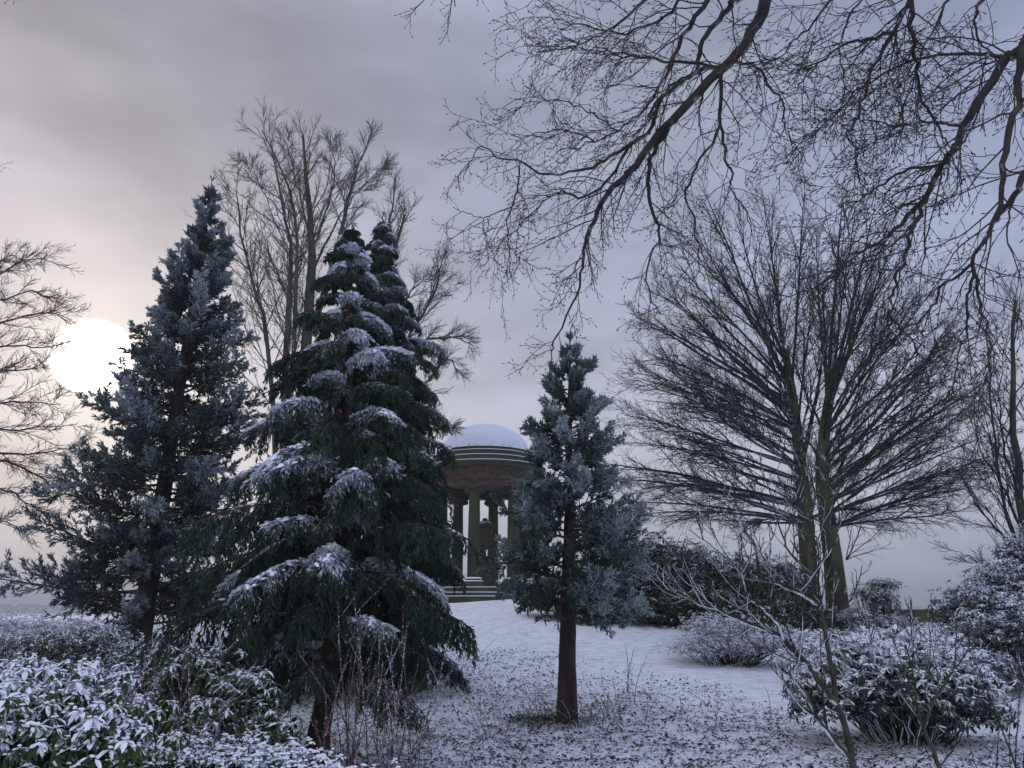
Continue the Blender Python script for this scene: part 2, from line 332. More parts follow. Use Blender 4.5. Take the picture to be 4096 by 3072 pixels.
def ground_mat():
    m = bpy.data.materials.new('snowy_ground'); m.use_nodes = True; t = m.node_tree; t.nodes.clear(); n = NT(t)
    co = n.n('ShaderNodeTexCoord').outputs['Object']; va = n.n('ShaderNodeAttribute', attribute_name='var').outputs['Fac']
    a = n.noise(co, 9, 5, .7); b = n.noise(n.n('ShaderNodeMapping', {'Vector': co, 'Scale': (1, 2.2, 1)}).outputs[0], 22, 4, .7); big = n.noise(co, 1.1, 3, .5)
    thr = n.m('SUBTRACT', n.m('MULTIPLY_ADD', va, -.105, .64), n.m('MULTIPLY', n.m('SUBTRACT', big, .5), .22))
    d1 = n.m('MULTIPLY', n.m('SUBTRACT', n.m('ADD', n.m('MULTIPLY', a, .45), n.m('MULTIPLY', b, .55)), thr), 14, clamp=True)
    lit = n.mix(n.ss(n.noise(co, 30, 2), .4, .6), (.028, .03, .026, 1), (.07, .06, .048, 1))
    thin = n.mix(n.ss(n.noise(n.n('ShaderNodeMapping', {'Vector': co, 'Scale': (1, 1.8, 1)}).outputs[0], 3.6, 8, .78), .44, .66), (.74, .77, .85, 1), (.42, .50, .52, 1))
    snowc = n.mix(va, thin, (.73, .77, .84, 1))
    bs = n.n('ShaderNodeBsdfPrincipled', {'Base Color': n.mix(d1, snowc, lit), 'Roughness': .85, 'Specular IOR Level': .2})
    bp = n.n('ShaderNodeBump', {'Strength': .7, 'Distance': .03, 'Height': n.m('ADD', a, b)}); t.links.new(bp.outputs[0], bs.inputs['Normal'])
    n.n('ShaderNodeOutputMaterial', {'Surface': bs.outputs[0]}); return m
GROUND = ground_mat()
tag(mb.build('ground', GROUND, smooth=True), kind='structure')
# low wooded hills on the far horizon
rg = np.random.default_rng(5)
mb = MB(); hx = np.linspace(-1500, 1500, 400); hb = 9.5 + 5 * vnoise(hx, hx * 0, .008, 2) + 1.6 * vnoise(hx, hx * 0, .06, 4)
rows = [(1180, -8 + 0 * hb), (1200, hb - 8 + 3), (1300, hb - 8 + 2), (1500, -9 + 0 * hb)]
hv = np.stack([np.stack([hx, np.full_like(hx, y_), z_], -1) for y_, z_ in rows]); ii = np.arange(3)[:, None] * 400 + np.arange(399)[None]
mb.add(hv.reshape(-1, 3), np.stack([ii, ii + 1, ii + 401, ii + 400], -1).reshape(-1, 4))
tag(mb.build('hills', snow_mat('far_woods', two((.05, .06, .055), (.12, .13, .13), .05), thr=.9, nscale=.1), smooth=True), kind='structure')

# ------------------------------------------------------------------ temple
tcx = P(484.5, 500, 41)[0]; TC = np.array([tcx, 41.0]); TZ = 1.97
tp = tag(empty('rotunda', (TC[0], TC[1], TZ)), 'round sandstone temple with columns under a snow covered dome', 'temple')
mb = MB()
for i, (r_, z0, z1) in enumerate(((3.75, -.4, .16), (3.45, .16, .34), (3.18, .34, .58))):
    mb2 = MB(); lathe(mb2, [(r_, TZ + z0), (r_, TZ + z1 - .02), (r_ - .02, TZ + z1), (0.01, TZ + z1 + .002)], 64, TC)
    o_ = mb2.build('step', STONE_G, tp); mb2 = MB(); lathe(mb2, [(r_ + .004, TZ + z1 - .004), (r_ - .01, TZ + z1 + .018), (r_ - .31, TZ + z1 + .024)], 96, TC); mb2.build('snow', SNOWM, o_)
FZ = TZ + .58; CTOP = 7.45; cr = 2.6
for q in range(8):
    a = R(-90 - 9 + 45 * q); cx, cy = TC[0] + cr * math.cos(a), TC[1] + cr * math.sin(a)
    mb = MB()
    prof = [(.315, FZ + .42)] + [(.315 * (1 - .16 * (s_ ** 1.7)), FZ + .42 + s_ * (CTOP - .40 - FZ - .42)) for s_ in np.linspace(.05, 1, 10)]
    lathe(mb, prof, 24, (cx, cy)); col = mb.build('column_shaft', STONE, tp, smooth=True)
    mb = MB(); box(mb, (cx, cy, FZ + .11), (.92, .92, .22), a)
    pr = [(.45, FZ + .22), (.47, FZ + .26), (.45, FZ + .30), (.39, FZ + .31), (.37, FZ + .345), (.40, FZ + .36), (.415, FZ + .385), (.40, FZ + .41), (.32, FZ + .42), (.31, FZ + .44)]
    lathe(mb, pr, 24, (cx, cy)); o_ = mb.build('column_base', STONE_G, tp)
    mb = MB(); lathe(mb, [(.422, FZ + .39), (.415, FZ + .43), (.31, FZ + .47)], 24, (cx, cy)); lathe(mb, [(.475, FZ + .27), (.46, FZ + .31), (.38, FZ + .325)], 24, (cx, cy)); mb.build('snow', SNOWM, o_)
    mb = MB(); lathe(mb, [(.275, CTOP - .42), (.31, CTOP - .38), (.28, CTOP - .34), (.30, CTOP - .22), (.37, CTOP - .12), (.37, CTOP - .10)], 24, (cx, cy))
    box(mb, (cx, cy, CTOP - .05), (.80, .80, .10), a)
    for s1 in (-1, 1):                                  # scrolls on both faces of the capital
        vx, vy = cx - math.sin(a) * .34 * s1, cy + math.cos(a) * .34 * s1
        th = np.linspace(0, 2 * math.pi, 15)[:-1]
        ring = np.stack([-math.sin(a) * np.cos(th) * .135, math.cos(a) * np.cos(th) * .135, np.sin(th) * .135], -1)
        for e, (h0, sc) in enumerate(((.30, 1), )):
            c1 = np.array([vx, vy, CTOP - .22]); out = np.array([math.cos(a), math.sin(a), 0])
            v = np.concatenate([ring + c1 - out * h0, ring * .93 + c1, ring + c1 + out * h0, (c1 - out * h0)[None], (c1 + out * h0)[None]])
            i_ = np.arange(14); j_ = (i_ + 1) % 14
            mb.add(v, [np.concatenate([np.stack([i_, j_, j_ + 14, i_ + 14], -1), np.stack([i_ + 14, j_ + 14, j_ + 28, i_ + 28], -1)]), np.concatenate([np.stack([j_, i_, i_ * 0 + 42], -1), np.stack([i_ + 28, j_ + 28, i_ * 0 + 43], -1)])])
    mb.build('column_capital', STONE, tp)
mb = MB(); lathe(mb, [(2.28, CTOP), (2.90, CTOP), (2.90, CTOP + .15), (2.93, CTOP + .16), (2.93, CTOP + .30), (2.98, CTOP + .31), (3.0, CTOP + .36), (2.9, CTOP + .365)], 96, TC)
lathe(mb, [(2.30, CTOP + .45), (2.285, CTOP)], 96, TC); mb.build('architrave', STONE_F, tp)
mb = MB(); lathe(mb, [(2.88, CTOP + .36), (2.88, CTOP + .86), (2.95, CTOP + .90), (2.97, CTOP + .95)], 96, TC); mb.build('frieze', STONE_F, tp)
def ledge(r_, z_, par):
    mb = MB(); lathe(mb, [(r_, CTOP + z_ - .004), (r_ + .004, CTOP + z_ + .020), (r_ - .05, CTOP + z_ + .034), (r_ - .28, CTOP + z_ + .04)], 96, TC); mb.build('snow', SNOWM, par)
mb = MB(); lathe(mb, [(2.95, CTOP + .94), (3.18, CTOP + .98), (3.2, CTOP + 1.10), (3.27, CTOP + 1.17), (3.27, CTOP + 1.235), (3.24, CTOP + 1.25), (2.86, CTOP + 1.27)], 96, TC); o_ = mb.build('cornice', STONE_G, tp); ledge(3.285, 1.238, o_)
for r_, z0, z1 in ((2.93, 1.255, 1.56), (2.78, 1.555, 1.84), (2.60, 1.835, 2.05)):
    mb = MB(); lathe(mb, [(r_, CTOP + z0), (r_, CTOP + z1 - .03), (r_ + .035, CTOP + z1 - .028), (r_ + .035, CTOP + z1), (r_ - .3, CTOP + z1 + .01)], 96, TC); o_ = mb.build('attic_step', STONE_G, tp); ledge(r_ + .045, z1 + .002, o_)
mb = MB(); DR = 2.40; z0 = CTOP + 2.04
lathe(mb, [(DR, z0 - .02), (DR, z0 + .05)] + [(DR * math.cos(t_), z0 + .05 + 1.62 * math.sin(t_)) for t_ in np.linspace(.03, math.pi / 2 - .01, 26)], 96, TC)
mb.build('dome', DOME, tp, smooth=True)
mb = MB(); lathe(mb, [(2.32, CTOP + .44), (.01, CTOP + .45)][::-1], 64, TC); mb.build('ceiling', STONE_F, tp)
# statue on its pedestal, inside the rotunda
sx = TC[0] + .04; sy = 41.0
st = tag(empty('statue', (sx, sy, FZ)), 'dark stone draped urn figure on a square pedestal inside the temple', 'statue')
mb = MB(); box(mb, (sx, sy, FZ + .14), (1.26, 1.26, .28), .15); box(mb, (sx, sy, FZ + .32), (1.12, 1.12, .08), .15)
box(mb, (sx, sy, FZ + .84), (.98, .98, .96), .15); box(mb, (sx, sy, FZ + 1.36), (1.12, 1.12, .08), .15); mb.build('pedestal', STONE, st)
mb = MB()
b0 = FZ + 1.40
lathe(mb, [(.12, b0 + .55), (.20, b0 + .62), (.28, b0 + .78), (.34, b0 + 1.05), (.38, b0 + 1.3), (.42, b0 + 1.55), (.36, b0 + 1.68), (.40, b0 + 1.74)], 20, (sx, sy)); mb.build('urn_body', STONE, st, smooth=True)
mb = MB(); lathe(mb, [(.40, b0 + 1.72), (.56, b0 + 1.75), (.50, b0 + 1.83), (.30, b0 + 1.98), (.13, b0 + 2.06), (.15, b0 + 2.12), (.09, b0 + 2.18), (.01, b0 + 2.2)], 20, (sx, sy)); mb.build('lid', STONE, st, smooth=True)
for q in range(3):                                         # curved beast shaped feet under the urn
    a = R(20 + 120 * q); o_ = np.array([math.cos(a), math.sin(a)]); mb = MB()
    pr = [(.44, 0.02), (.50, .14), (.46, .32), (.36, .5), (.24, .62), (.12, .68)]
    pts = np.array([[sx + o_[0] * r_, sy + o_[1] * r_, b0 + z_] for r_, z_ in pr]); tube(mb, smoothline(pts, 14), np.linspace(.15, .09, 14), 8)
    pts = np.array([[sx + o_[0] * r_, sy + o_[1] * r_, b0 + z_] for r_, z_ in ((.40, .5), (.50, .58), (.58, .52), (.56, .42))]); tube(mb, smoothline(pts, 8), np.linspace(.09, .04, 8), 8)
    mb.build('lion_foot', STONE, st, smooth=True)
# ------------------------------------------------------------------ garden wall
wa, wb = P(838, 608, 31.5), P(1120, 612, 27.5)
wl = tag(empty('garden_wall', tuple((wa + wb) / 2 - [0, 0, .8])), 'low mossy garden wall with flat coping on the right behind the shrubs', 'wall')
mid = (wa + wb) / 2; dv = wb - wa; ln = float(np.hypot(dv[0], dv[1])); wr = math.atan2(dv[1], dv[0])
mb = MB(); box(mb, (mid[0], mid[1], 1.45 - .85), (ln, .36, 1.7), wr); mb.build('wall_face', WALLM, wl)
mb = MB(); box(mb, (mid[0], mid[1], 1.495), (ln + .06, .46, .09), wr); mb.build('coping', WALLM, wl)

# ------------------------------------------------------------------ conifers
def conifer(name, label, group, seed, base, top, prof, nb, kind, fol, bark, r0, bare=.1, side=None, crown_scale=1.0, lean_pts=None):
    """prof: list of (height fraction, radius) ; side(az)->radius multiplier"""
    rg = np.random.default_rng(seed); root = tag(empty(name, base), label, 'tree', group)
    axp = [base - [0, 0, .25], base] + ([np.array(q) for q in lean_pts] if lean_pts else [base * .5 + top * .5]) + [top]
    ax = smoothline(axp, 40); ax[2:-1, :2] += np.cumsum(rg.normal(0, .006, (37, 2)), 0) * .6
    cl = np.concatenate([[0], np.cumsum(np.linalg.norm(np.diff(ax, axis=0), axis=1))]); ax = np.stack([np.interp(np.linspace(0, cl[-1], 40) ** 1.0, cl, ax[:, q]) for q in range(3)], 1)
    tt = np.linspace(0, 1, 40); tr = r0 * (.03 + .97 * (1 - tt) ** .9) * (1 + .75 * np.exp(-tt * 22)) * (1 + rg.normal(0, .025, 40))
    mb = MB(); tube(mb, ax, tr, 14); mb.build('trunk', bark, root, smooth=True)
    H = top[2] - base[2]
    hf = bare + (.975 - bare) * (np.arange(nb) + rg.random(nb)) / nb; hf = hf ** .94
    ga = np.arange(nb) * 2.39996 + rg.normal(0, .35, nb)
    if side: az, mul = side(ga, hf, rg)
    else: az, mul = ga, np.ones(nb)
    rad = np.interp(hf, [p_[0] for p_ in prof], [p_[1] for p_ in prof]) * mul * np.exp(np.clip(rg.normal(0, .20, nb), -.5, .20))
    ai = np.interp((base[2] + .0 + hf * H), ax[:, 2], np.arange(40)); i0 = np.clip(ai.astype(int), 0, 38); pos = ax[i0] + (ax[i0 + 1] - ax[i0]) * (ai - i0)[:, None]
    brad = np.interp(ai, np.arange(40), tr) * .0 + .010 + .011 * rad
    out = np.stack([np.cos(az), np.sin(az), 0 * az], -1)
    W, C, S = MB(), MB(), MB()
    if kind == 'redwood':
        el = np.interp(hf, [0, .25, .7, 1], [-.22, -.08, .25, .70]) + rg.normal(0, .1, nb)
        d = out * np.cos(el)[:, None] + np.array([0, 0, 1.]) * np.sin(el)[:, None]
        L1 = rad / np.maximum(np.cos(el), .45); trop = np.stack([0 * az, 0 * az, np.ones(nb)], -1)
        b = grow(rg, pos, d, L1, 8, .07, trop, np.interp(hf, [0, .5, 1], [.055, .045, .06]))
        br = taper(brad, 8, .2); tube(W, b, br, 5)
        p2, d2, l2, r2, pi, t2 = spawn(rg, b, br, L1, 24, .14, 1.0, (.70, .2), .4, lf=.30, drop_t=.60)
        keep = l2 > .04; p2, d2, l2, r2, pi, t2 = [q[keep] for q in (p2, d2, l2, r2, pi, t2)]
        l2 = np.maximum(l2, .15 * crown_scale * np.clip(L1[pi] / .8, .35, 1))
        c2 = grow(rg, p2, d2, l2, 4, .12, (0, 0, 1), .08); cr2 = taper(np.minimum(r2, .012), 4, .3); tube(W, c2, cr2, 3)
        tone = np.clip(rg.normal(.5, .22, nb)[pi] + rg.normal(0, .1, len(pi)), 0, 1)
        frost = np.clip(rg.normal(.45, .33, nb)[pi] + rg.normal(0, .15, len(pi)) + (t2 - .6) * .8, -.4, 1.3)
        inner = np.clip((t2 - .10) * 1.9, .15, 1)
        p3, d3, l3, r3, pi3, t3 = spawn(rg, c2, cr2, l2, 11, .05, 1.0, (.62, .2), .2, lf=.42, drop_t=.3)
        l3 = np.clip(l3, .085 * crown_scale * np.clip(L1[pi[pi3]] / .7, .5, 1), .19 * crown_scale)
        dens = rg.random(len(p3)) < (.45 + .55 * inner[pi3])
        p3, d3, l3, pi3 = p3[dens], d3[dens], l3[dens], pi3[dens]
        fr = frost[pi3] - (1 - inner[pi3]) * .5; tn = tone[pi3]; rr = np.full(len(p3), .0082 * crown_scale) * rg.uniform(.8, 1.25, len(p3))
        shoots(C, rg, p3, d3, l3, rr, fr, tn)
        for q in range(6):
            d4 = nz(nz(d3) + rg.normal(0, .38, d3.shape)); f_ = rg.uniform(.15, .65, len(p3))
            shoots(C, rg, p3 + nz(d3) * (l3 * f_)[:, None], d4, l3 * rg.uniform(.45, .8, len(p3)), rr * .9, fr + rg.normal(0, .12, len(p3)), tn)
        # shoot ends of the boughs themselves
        e = c2[:, -1]; de = nz(c2[:, -1] - c2[:, -2]); spindles(C, e - de * .03, de, np.full(len(e), .12 * crown_scale), np.full(len(e), .013 * crown_scale), frost, tone)
        lead = ax[-3:]; k_ = 14; sp_ = lead[rg.integers(0, 3, k_)] + rg.normal(0, .004, (k_, 3)); dd = nz(np.array([0, 0, 1.]) + rg.normal(0, .45, (k_, 3)))
        spindles(C, sp_, dd, np.full(k_, .16 * crown_scale), np.full(k_, .012 * crown_scale), np.full(k_, .2), np.full(k_, .4))
    else:                                                   # drooping cypress
        el = np.interp(hf, [0, .3, .8, 1], [.12, .28, .7, 1.0]) + rg.normal(0, .12, nb)
        d = out * np.cos(el)[:, None] + np.array([0, 0, 1.]) * np.sin(el)[:, None]
        L1 = rad * np.interp(hf, [0, .6, 1], [1.0, 1.3, 1.3])
        b = grow(rg, pos, d, L1, 10, .05, (0, 0, -1), np.interp(hf, [0, .5, 1], [.05, .11, .20]))
        br = taper(brad * .9, 10, .2); tube(W, b, br, 5, snow=.5)
        snowy = np.where(rg.random(nb) < .5, rg.uniform(.6, 1.15, nb), rg.uniform(-.25, .5, nb))
        p2, d2, l2, r2, pi, t2 = spawn(rg, b, br, L1, 30, .16, 1.0, (.75, .2), .85, lf=.34, drop_t=.5)
        l2 = np.clip(l2 * 1.25, .14, .62)
        c2 = grow(rg, p2, d2, l2, 5, .07, (0, 0, -1), .40); cr2 = taper(np.minimum(r2, .010), 5, .3); tube(W, c2, cr2, 3)
        p3, d3, l3, r3, pi3, t3 = spawn(rg, c2, cr2, l2, 16, .0, 1.0, (.7, .2), .55, lf=.30, drop_t=.3)
        l3 = np.clip(l3, .05, .11) * crown_scale; d3 = nz(d3 + np.array([0, 0, -.45]))
        hi = b[pi[pi3], np.clip((t2[pi3] * 10).astype(int), 0, 10), 2] - p3[:, 2]
        sn = snowy[pi][pi3] * (1.15 + .5 * vnoise(p3[:, 0] + p3[:, 2], p3[:, 1] + p3[:, 2] * .5, 6.0)) - 3.6 * np.maximum(hi, 0) - .25 * t3 + rg.normal(0, .14, len(p3)); tn = np.clip(rg.normal(.45, .2, nb)[pi][pi3], 0, 1)
        rr = np.full(len(p3), .0058 * crown_scale)
        shoots(C, rg, p3, d3, l3, rr * (1 + .5 * np.clip(sn, 0, 1)), sn, tn)
        for q in range(5):
            d4 = nz(nz(d3) + rg.normal(0, .35, d3.shape) + np.array([0, 0, -.25])); f_ = rg.uniform(.1, .7, len(p3))
            shoots(C, rg, p3 + nz(d3) * (l3 * f_)[:, None], d4, l3 * rg.uniform(.45, .8, len(p3)), rr * .8, sn + rg.normal(0, .15, len(p3)), tn)
        tipL = np.array([[.10, 0, -.02], [-.08, .03, .02]]); nt_ = 60; q_ = ax[-4:][rg.integers(0, 4, nt_)] + rg.normal(0, .006, (nt_, 3)); shoots(C, rg, q_, nz(np.array([.25, 0, .3]) + rg.normal(0, .5, (nt_, 3))), rg.uniform(.06, .14, nt_), np.full(nt_, .007), rg.uniform(0, .8, nt_), np.full(nt_, .4))
        # soft pads on the bough ridges
        sel = np.where(snowy > .5)[0]; k_ = 34; ti = rg.uniform(.25, .98, (len(sel), k_)) * 9.99; ii_ = ti.astype(int); m_ = sel[:, None]
        q0 = b[m_, ii_] + (b[m_, ii_ + 1] - b[m_, ii_]) * (ti - ii_)[..., None]; T_ = nz(b[m_, ii_ + 1] - b[m_, ii_]); lat = nz(np.cross(T_, np.array([0, 0, 1.])))
        w_ = rg.normal(0, .04, (len(sel), k_, 1)); q0 = q0 + lat * w_ + np.array([0, 0, .012]) - np.array([0, 0, 1.]) * np.abs(w_) * .5
        PD = MB(); domes(PD, rg, q0.reshape(-1, 3), rg.uniform(.016, .036, q0.size // 3), .5, (T_ + lat * rg.normal(0, .6, w_.shape)).reshape(-1, 3), 1.5); PD.build('snow', SNOWM, root, smooth=True)
        # snow caked along the upper side of the heavier boughs
        sel = np.where(snowy > .5)[0]
        if len(sel):
            k_ = 190; ti = rg.uniform(.22, 1, (len(sel), k_)) * 9.99; ii_ = ti.astype(int); m_ = sel[:, None]
            q0 = b[m_, ii_] + (b[m_, ii_ + 1] - b[m_, ii_]) * (ti - ii_)[..., None]
            lat = nz(np.cross(b[m_, ii_ + 1] - b[m_, ii_], np.array([0, 0, 1.])))
            w_ = rg.normal(0, .065, (len(sel), k_, 1)); q0 = q0 + lat * w_ + np.array([0, 0, .02]) - np.array([0, 0, 1.]) * np.abs(w_) * .6
            T_ = nz(b[m_, ii_ + 1] - b[m_, ii_]); dd = nz(T_ + lat * np.sign(w_) * .55 + rg.normal(0, .2, q0.shape))
            q0 = q0.reshape(-1, 3); dd = dd.reshape(-1, 3); n_ = len(q0)
            spindles(C, q0, dd, rg.uniform(.035, .075, n_), rg.uniform(.009, .017, n_), np.full(n_, 1.1), np.full(n_, .5))
    if kind != 'redwood' or True: W.build('limbs', LIMB_RED, root)
    C.build('crown', fol, root)
    return root
def kcount(k, nb): return k
g = G(132, 694); dA = g[1]
print('redwood A', g)
conifer('redwood_tree', 'tall dark frosted redwood leaning slightly right beside the sun', None, 11, g, P(212, 181, dA + .2),
        [(0, 1.5), (.12, 1.85), (.25, 1.82), (.45, 1.48), (.65, 1.08), (.82, .52), (.92, .24), (1, .04)], 200, 'redwood', FOL_REDA, BARK_RED, .22, .10, crown_scale=1.12,
        side=lambda az, hf, rg: (az, (1 + .17 * np.cos(az - math.pi) * (hf < .42) - .26 * (hf > .46) * np.clip(-np.cos(az), 0, 1)) * np.where((np.sin(az) < -.55) & (hf < .30), .45, 1)))
g = G(567, 724); print('redwood C', g)
conifer('redwood_tree', 'young blue green redwood with bare lower trunk just right of the temple', None, 23, g, P(570, 331, g[1]),
        [(0, .8), (.20, 1.25), (.30, 1.40), (.42, 1.22), (.55, .92), (.7, .62), (.85, .33), (.95, .12), (1, .03)], 88, 'redwood', FOL_RED, BARK_RED, .155, .24, crown_scale=1.0, side=lambda az, hf, rg: (az, 1 + .10 * np.cos(az)))
b1 = np.array([*P(314, 790, 8.3)[:2], 0.]); b1[2] = float(gz0(b1[0], b1[1])); print('cyp', b1)
def sideL(az, hf, rg):
    m = np.where(np.cos(az) < 0, 1.05, .85); return az, m
conifer('cypress_tree', 'snow laden drooping cypress whose thin trunk rises from the bottom edge', None, 31, b1, P(352, 222, 8.9),
        [(0, .5), (.16, 1.2), (.30, 1.25), (.45, 1.02), (.6, .74), (.75, .48), (.9, .22), (1, .05)], 105, 'cypress', FOL_CYP, BARK_CYP, .115, .12, side=sideL,
        lean_pts=[P(317, 735, 8.35), P(328, 680, 8.4), P(336, 590, 8.5), P(344, 470, 8.6), P(350, 330, 8.8)])
g = G(364, 694); print('cyp2', g)
conifer('cypress_tree', 'dense dark green cypress with reddish trunk just left of the temple', None, 47, g, P(383, 215, g[1] + .1),
        [(0, 1.35), (.08, 1.6), (.25, 1.6), (.47, 1.25), (.66, .92), (.85, .46), (.95, .18), (1, .04)], 215, 'cypress', FOL_CYPD, BARK_CYP, .13, .04, crown_scale=1.15)

# ------------------------------------------------------------------ bare trees
def twigs(mb, rg, chains, rads, lens, levels, mat=0, snow=0.0, sides=3):
    """levels: dicts of k,t0,t1,ang,lf,n,wander,trop,tw,rf,zig,rmin,planar"""
    c, r, L = chains, rads, lens
    for lv in levels:
        p, d, l, rr, pi, t = spawn(rg, c, r, L, lv['k'], lv.get('t0', .15), lv.get('t1', 1), lv.get('ang', (.6, .15)), lv.get('planar', 0), lf=lv['lf'], drop_t=lv.get('drop', .45), rf=lv.get('rf', .6))
        if 'bias' in lv: d = nz(d + np.array(lv['bias']))
        if 'lmax' in lv: l = np.minimum(l, lv['lmax'])
        if 'lmin' in lv: l = np.maximum(l, lv['lmin'])
        c = grow(rg, p, d, l, lv['n'], lv.get('wander', .1), lv.get('trop', (0, 0, 0)), lv.get('tw', 0), lv.get('zig', 0))
        rr = np.clip(rr, lv.get('rmin', .004), lv.get('rmax', 1)); r = taper(rr, lv['n'], lv.get('tip', .4)); L = l
        tube(mb, c, r, lv.get('sides', sides), snow, .5, mat)
    return c, r, L
def clen(p): return float(np.linalg.norm(np.diff(p, axis=0), axis=1).sum())
# --- big twin-trunked tree on the right
rg = np.random.default_rng(77)
DB = 26.0
tb = P(826, 626, DB); tb[2] = float(gz0(tb[0], tb[1]))
root = tag(empty('bare_tree', tb), 'large bare twin trunked tree with a wide fan of dense branches', 'tree')
tl = np.vstack([tb + [-.45, 0, -.2], P(813, 615, DB), P(808, 560, DB), P(804, 500, DB), P(799, 452, DB), P(793, 400, DB), P(785, 350, DB)])
tr_ = np.vstack([tb + [.55, .3, -.2], P(838, 612, DB + .2), P(833, 560, DB + .2), P(826, 509, DB + .2), P(822, 471, DB + .1), P(826, 420, DB), P(834, 370, DB)])
trunks = []
for p_, r0 in ((tl, .36), (tr_, .40)):
    s_ = smoothline(p_, 24); q = np.linspace(0, 1, 24); rr = r0 * (1.25 * np.exp(-q * 9) * .35 + .95 - .60 * q); mb = MB(); tube(mb, s_, rr, 14); mb.build('trunk', BARK_MOSS, root, smooth=True); trunks.append((s_, rr))
mb = MB(); cen = P(798, 448, DB)
nl = 104; pts_, dirs_, lens_, rs_ = [], [], [], []
for i in range(nl):
    q = (i + .5) / nl; el = math.asin(np.clip(-.20 + 1.18 * q ** .85, -1, 1)); az = i * 2.39996 + rg.normal(0, .2)
    d = np.array([math.cos(az) * math.cos(el), math.sin(az) * math.cos(el) * .75, math.sin(el)])
    t_ = trunks[0] if (d[0] < .1) else trunks[1]
    f = np.clip(.46 + .5 * max(math.sin(el), -.1) + rg.normal(0, .05), .44, .99); j = int(f * 23); s0 = t_[0][j]
    ax_, az_ = 6.3, 10.6 if el > 0 else 6.5
    env = 1 / math.sqrt((math.cos(el) / ax_) ** 2 + (math.sin(el) / az_) ** 2) * (.93 + .1 * rg.random())
    tgt = cen - [0, 0, 1.5 * (1 - math.sin(max(el, 0)))] + d * env; L = np.linalg.norm(tgt - s0); dd = (tgt - s0) / L
    pts_.append(s0); dirs_.append(dd + np.array([0, 0, .13 * math.cos(el) ** 2])); lens_.append(L * 1.02); rs_.append(min(t_[1][j] * .5, (.013 + .0068 * L) * (1.8 if i % 5 == 2 else 1)))
lens_ = np.array(lens_); LB1 = grow(rg, np.array(pts_), np.array(dirs_), lens_, 12, .035, (0, 0, -1), .014 * np.clip(1 - nz(np.array(dirs_))[:, 2], 0, 1)); RB1 = taper(np.array(rs_), 12, .12, .8)
tube(mb, LB1, RB1, 6)
up = dict(trop=(0, 0, 1))
twigs(mb, rg, LB1, RB1, lens_, [
    dict(k=12, t0=.30, t1=.98, ang=(.42, .12), lf=.40, n=8, wander=.06, rmin=.0085, rmax=.022, drop=.62, rf=.7, **up, tw=.012),
    dict(k=9, t0=.12, t1=1, ang=(.60, .18), lf=.38, n=5, wander=.11, rmin=.0065, rmax=.011, lmax=1.2, lmin=.4, **up, tw=.02),
    dict(k=5, t0=.15, t1=1, ang=(.75, .2), lf=.45, n=3, wander=.16, rmin=.0055, rmax=.007, lmax=.45, lmin=.15, **up, tw=.03)])
mb.build('crown', TWIG_DARK, root)
# epicormic side shoots on the right trunk
mb = MB(); s0 = P(846, 560, DB); c_ = grow(rg, np.repeat(s0[None], 5, 0), np.array([[.6, 0, 1], [.9, .1, .7], [.4, 0, 1.2], [1, 0, .4], [.7, -.2, .9]]), 1.7, 5, .08, (0, 0, 1), .03)
tube(mb, c_, taper(np.full(5, .02), 5, .4), 3); twigs(mb, rg, c_, taper(np.full(5, .02), 5, .4), np.full(5, 1.7), [dict(k=7, lf=.4, n=3, rmin=.007, trop=(0, 0, 1), tw=.05)]); mb.build('side_shoots', TWIG_DARK, root)

def traced_tree(name, label, seed, D, base, stems, levels, bark, twigm, dz=1.5, group=None, kids=None):
    """stems: list of (pixel polyline, r0) ; first ones that start near the base are trunks"""
    rg = np.random.default_rng(seed); root = tag(empty(name, base), label, 'tree', group)
    T, C = MB(), MB(); L0 = 0
    for pl, r0, istrunk in stems:
        n_ = 14; dd = rg.normal(0, dz)
        pp = np.vstack([P(X, Y, D + dd * (i / max(len(pl) - 1, 1)) * (0 if istrunk == 2 else 1)) for i, (X, Y) in enumerate(pl)])
        if istrunk: pp = np.vstack([base + (pp[0] - base) * [1, 1, 0] * .6 + [0, 0, -.2], pp])
        s_ = smoothline(pp, n_); s_[1:-1] += rg.normal(0, .03, (n_ - 2, 3)) * (D / 25)
        rr = taper(np.array([r0]), n_ - 1, .14, .85)[0]
        tube(T if istrunk else C, s_, rr, 8 if istrunk else 5)
        L_ = clen(s_); L0 = L_ if not L0 else L0; lv_ = [dict(levels[0], k=max(5, int(levels[0]['k'] * min(1, .15 + L_ / L0))))] + levels[1:]
        twigs(C, rg, s_[None], rr[None], np.array([max(L_, L0 * .3) if istrunk else max(L_, 2.0)]), lv_)
    if T.v: T.build('trunk', bark, root, smooth=True)
    C.build('crown', twigm, root); return root
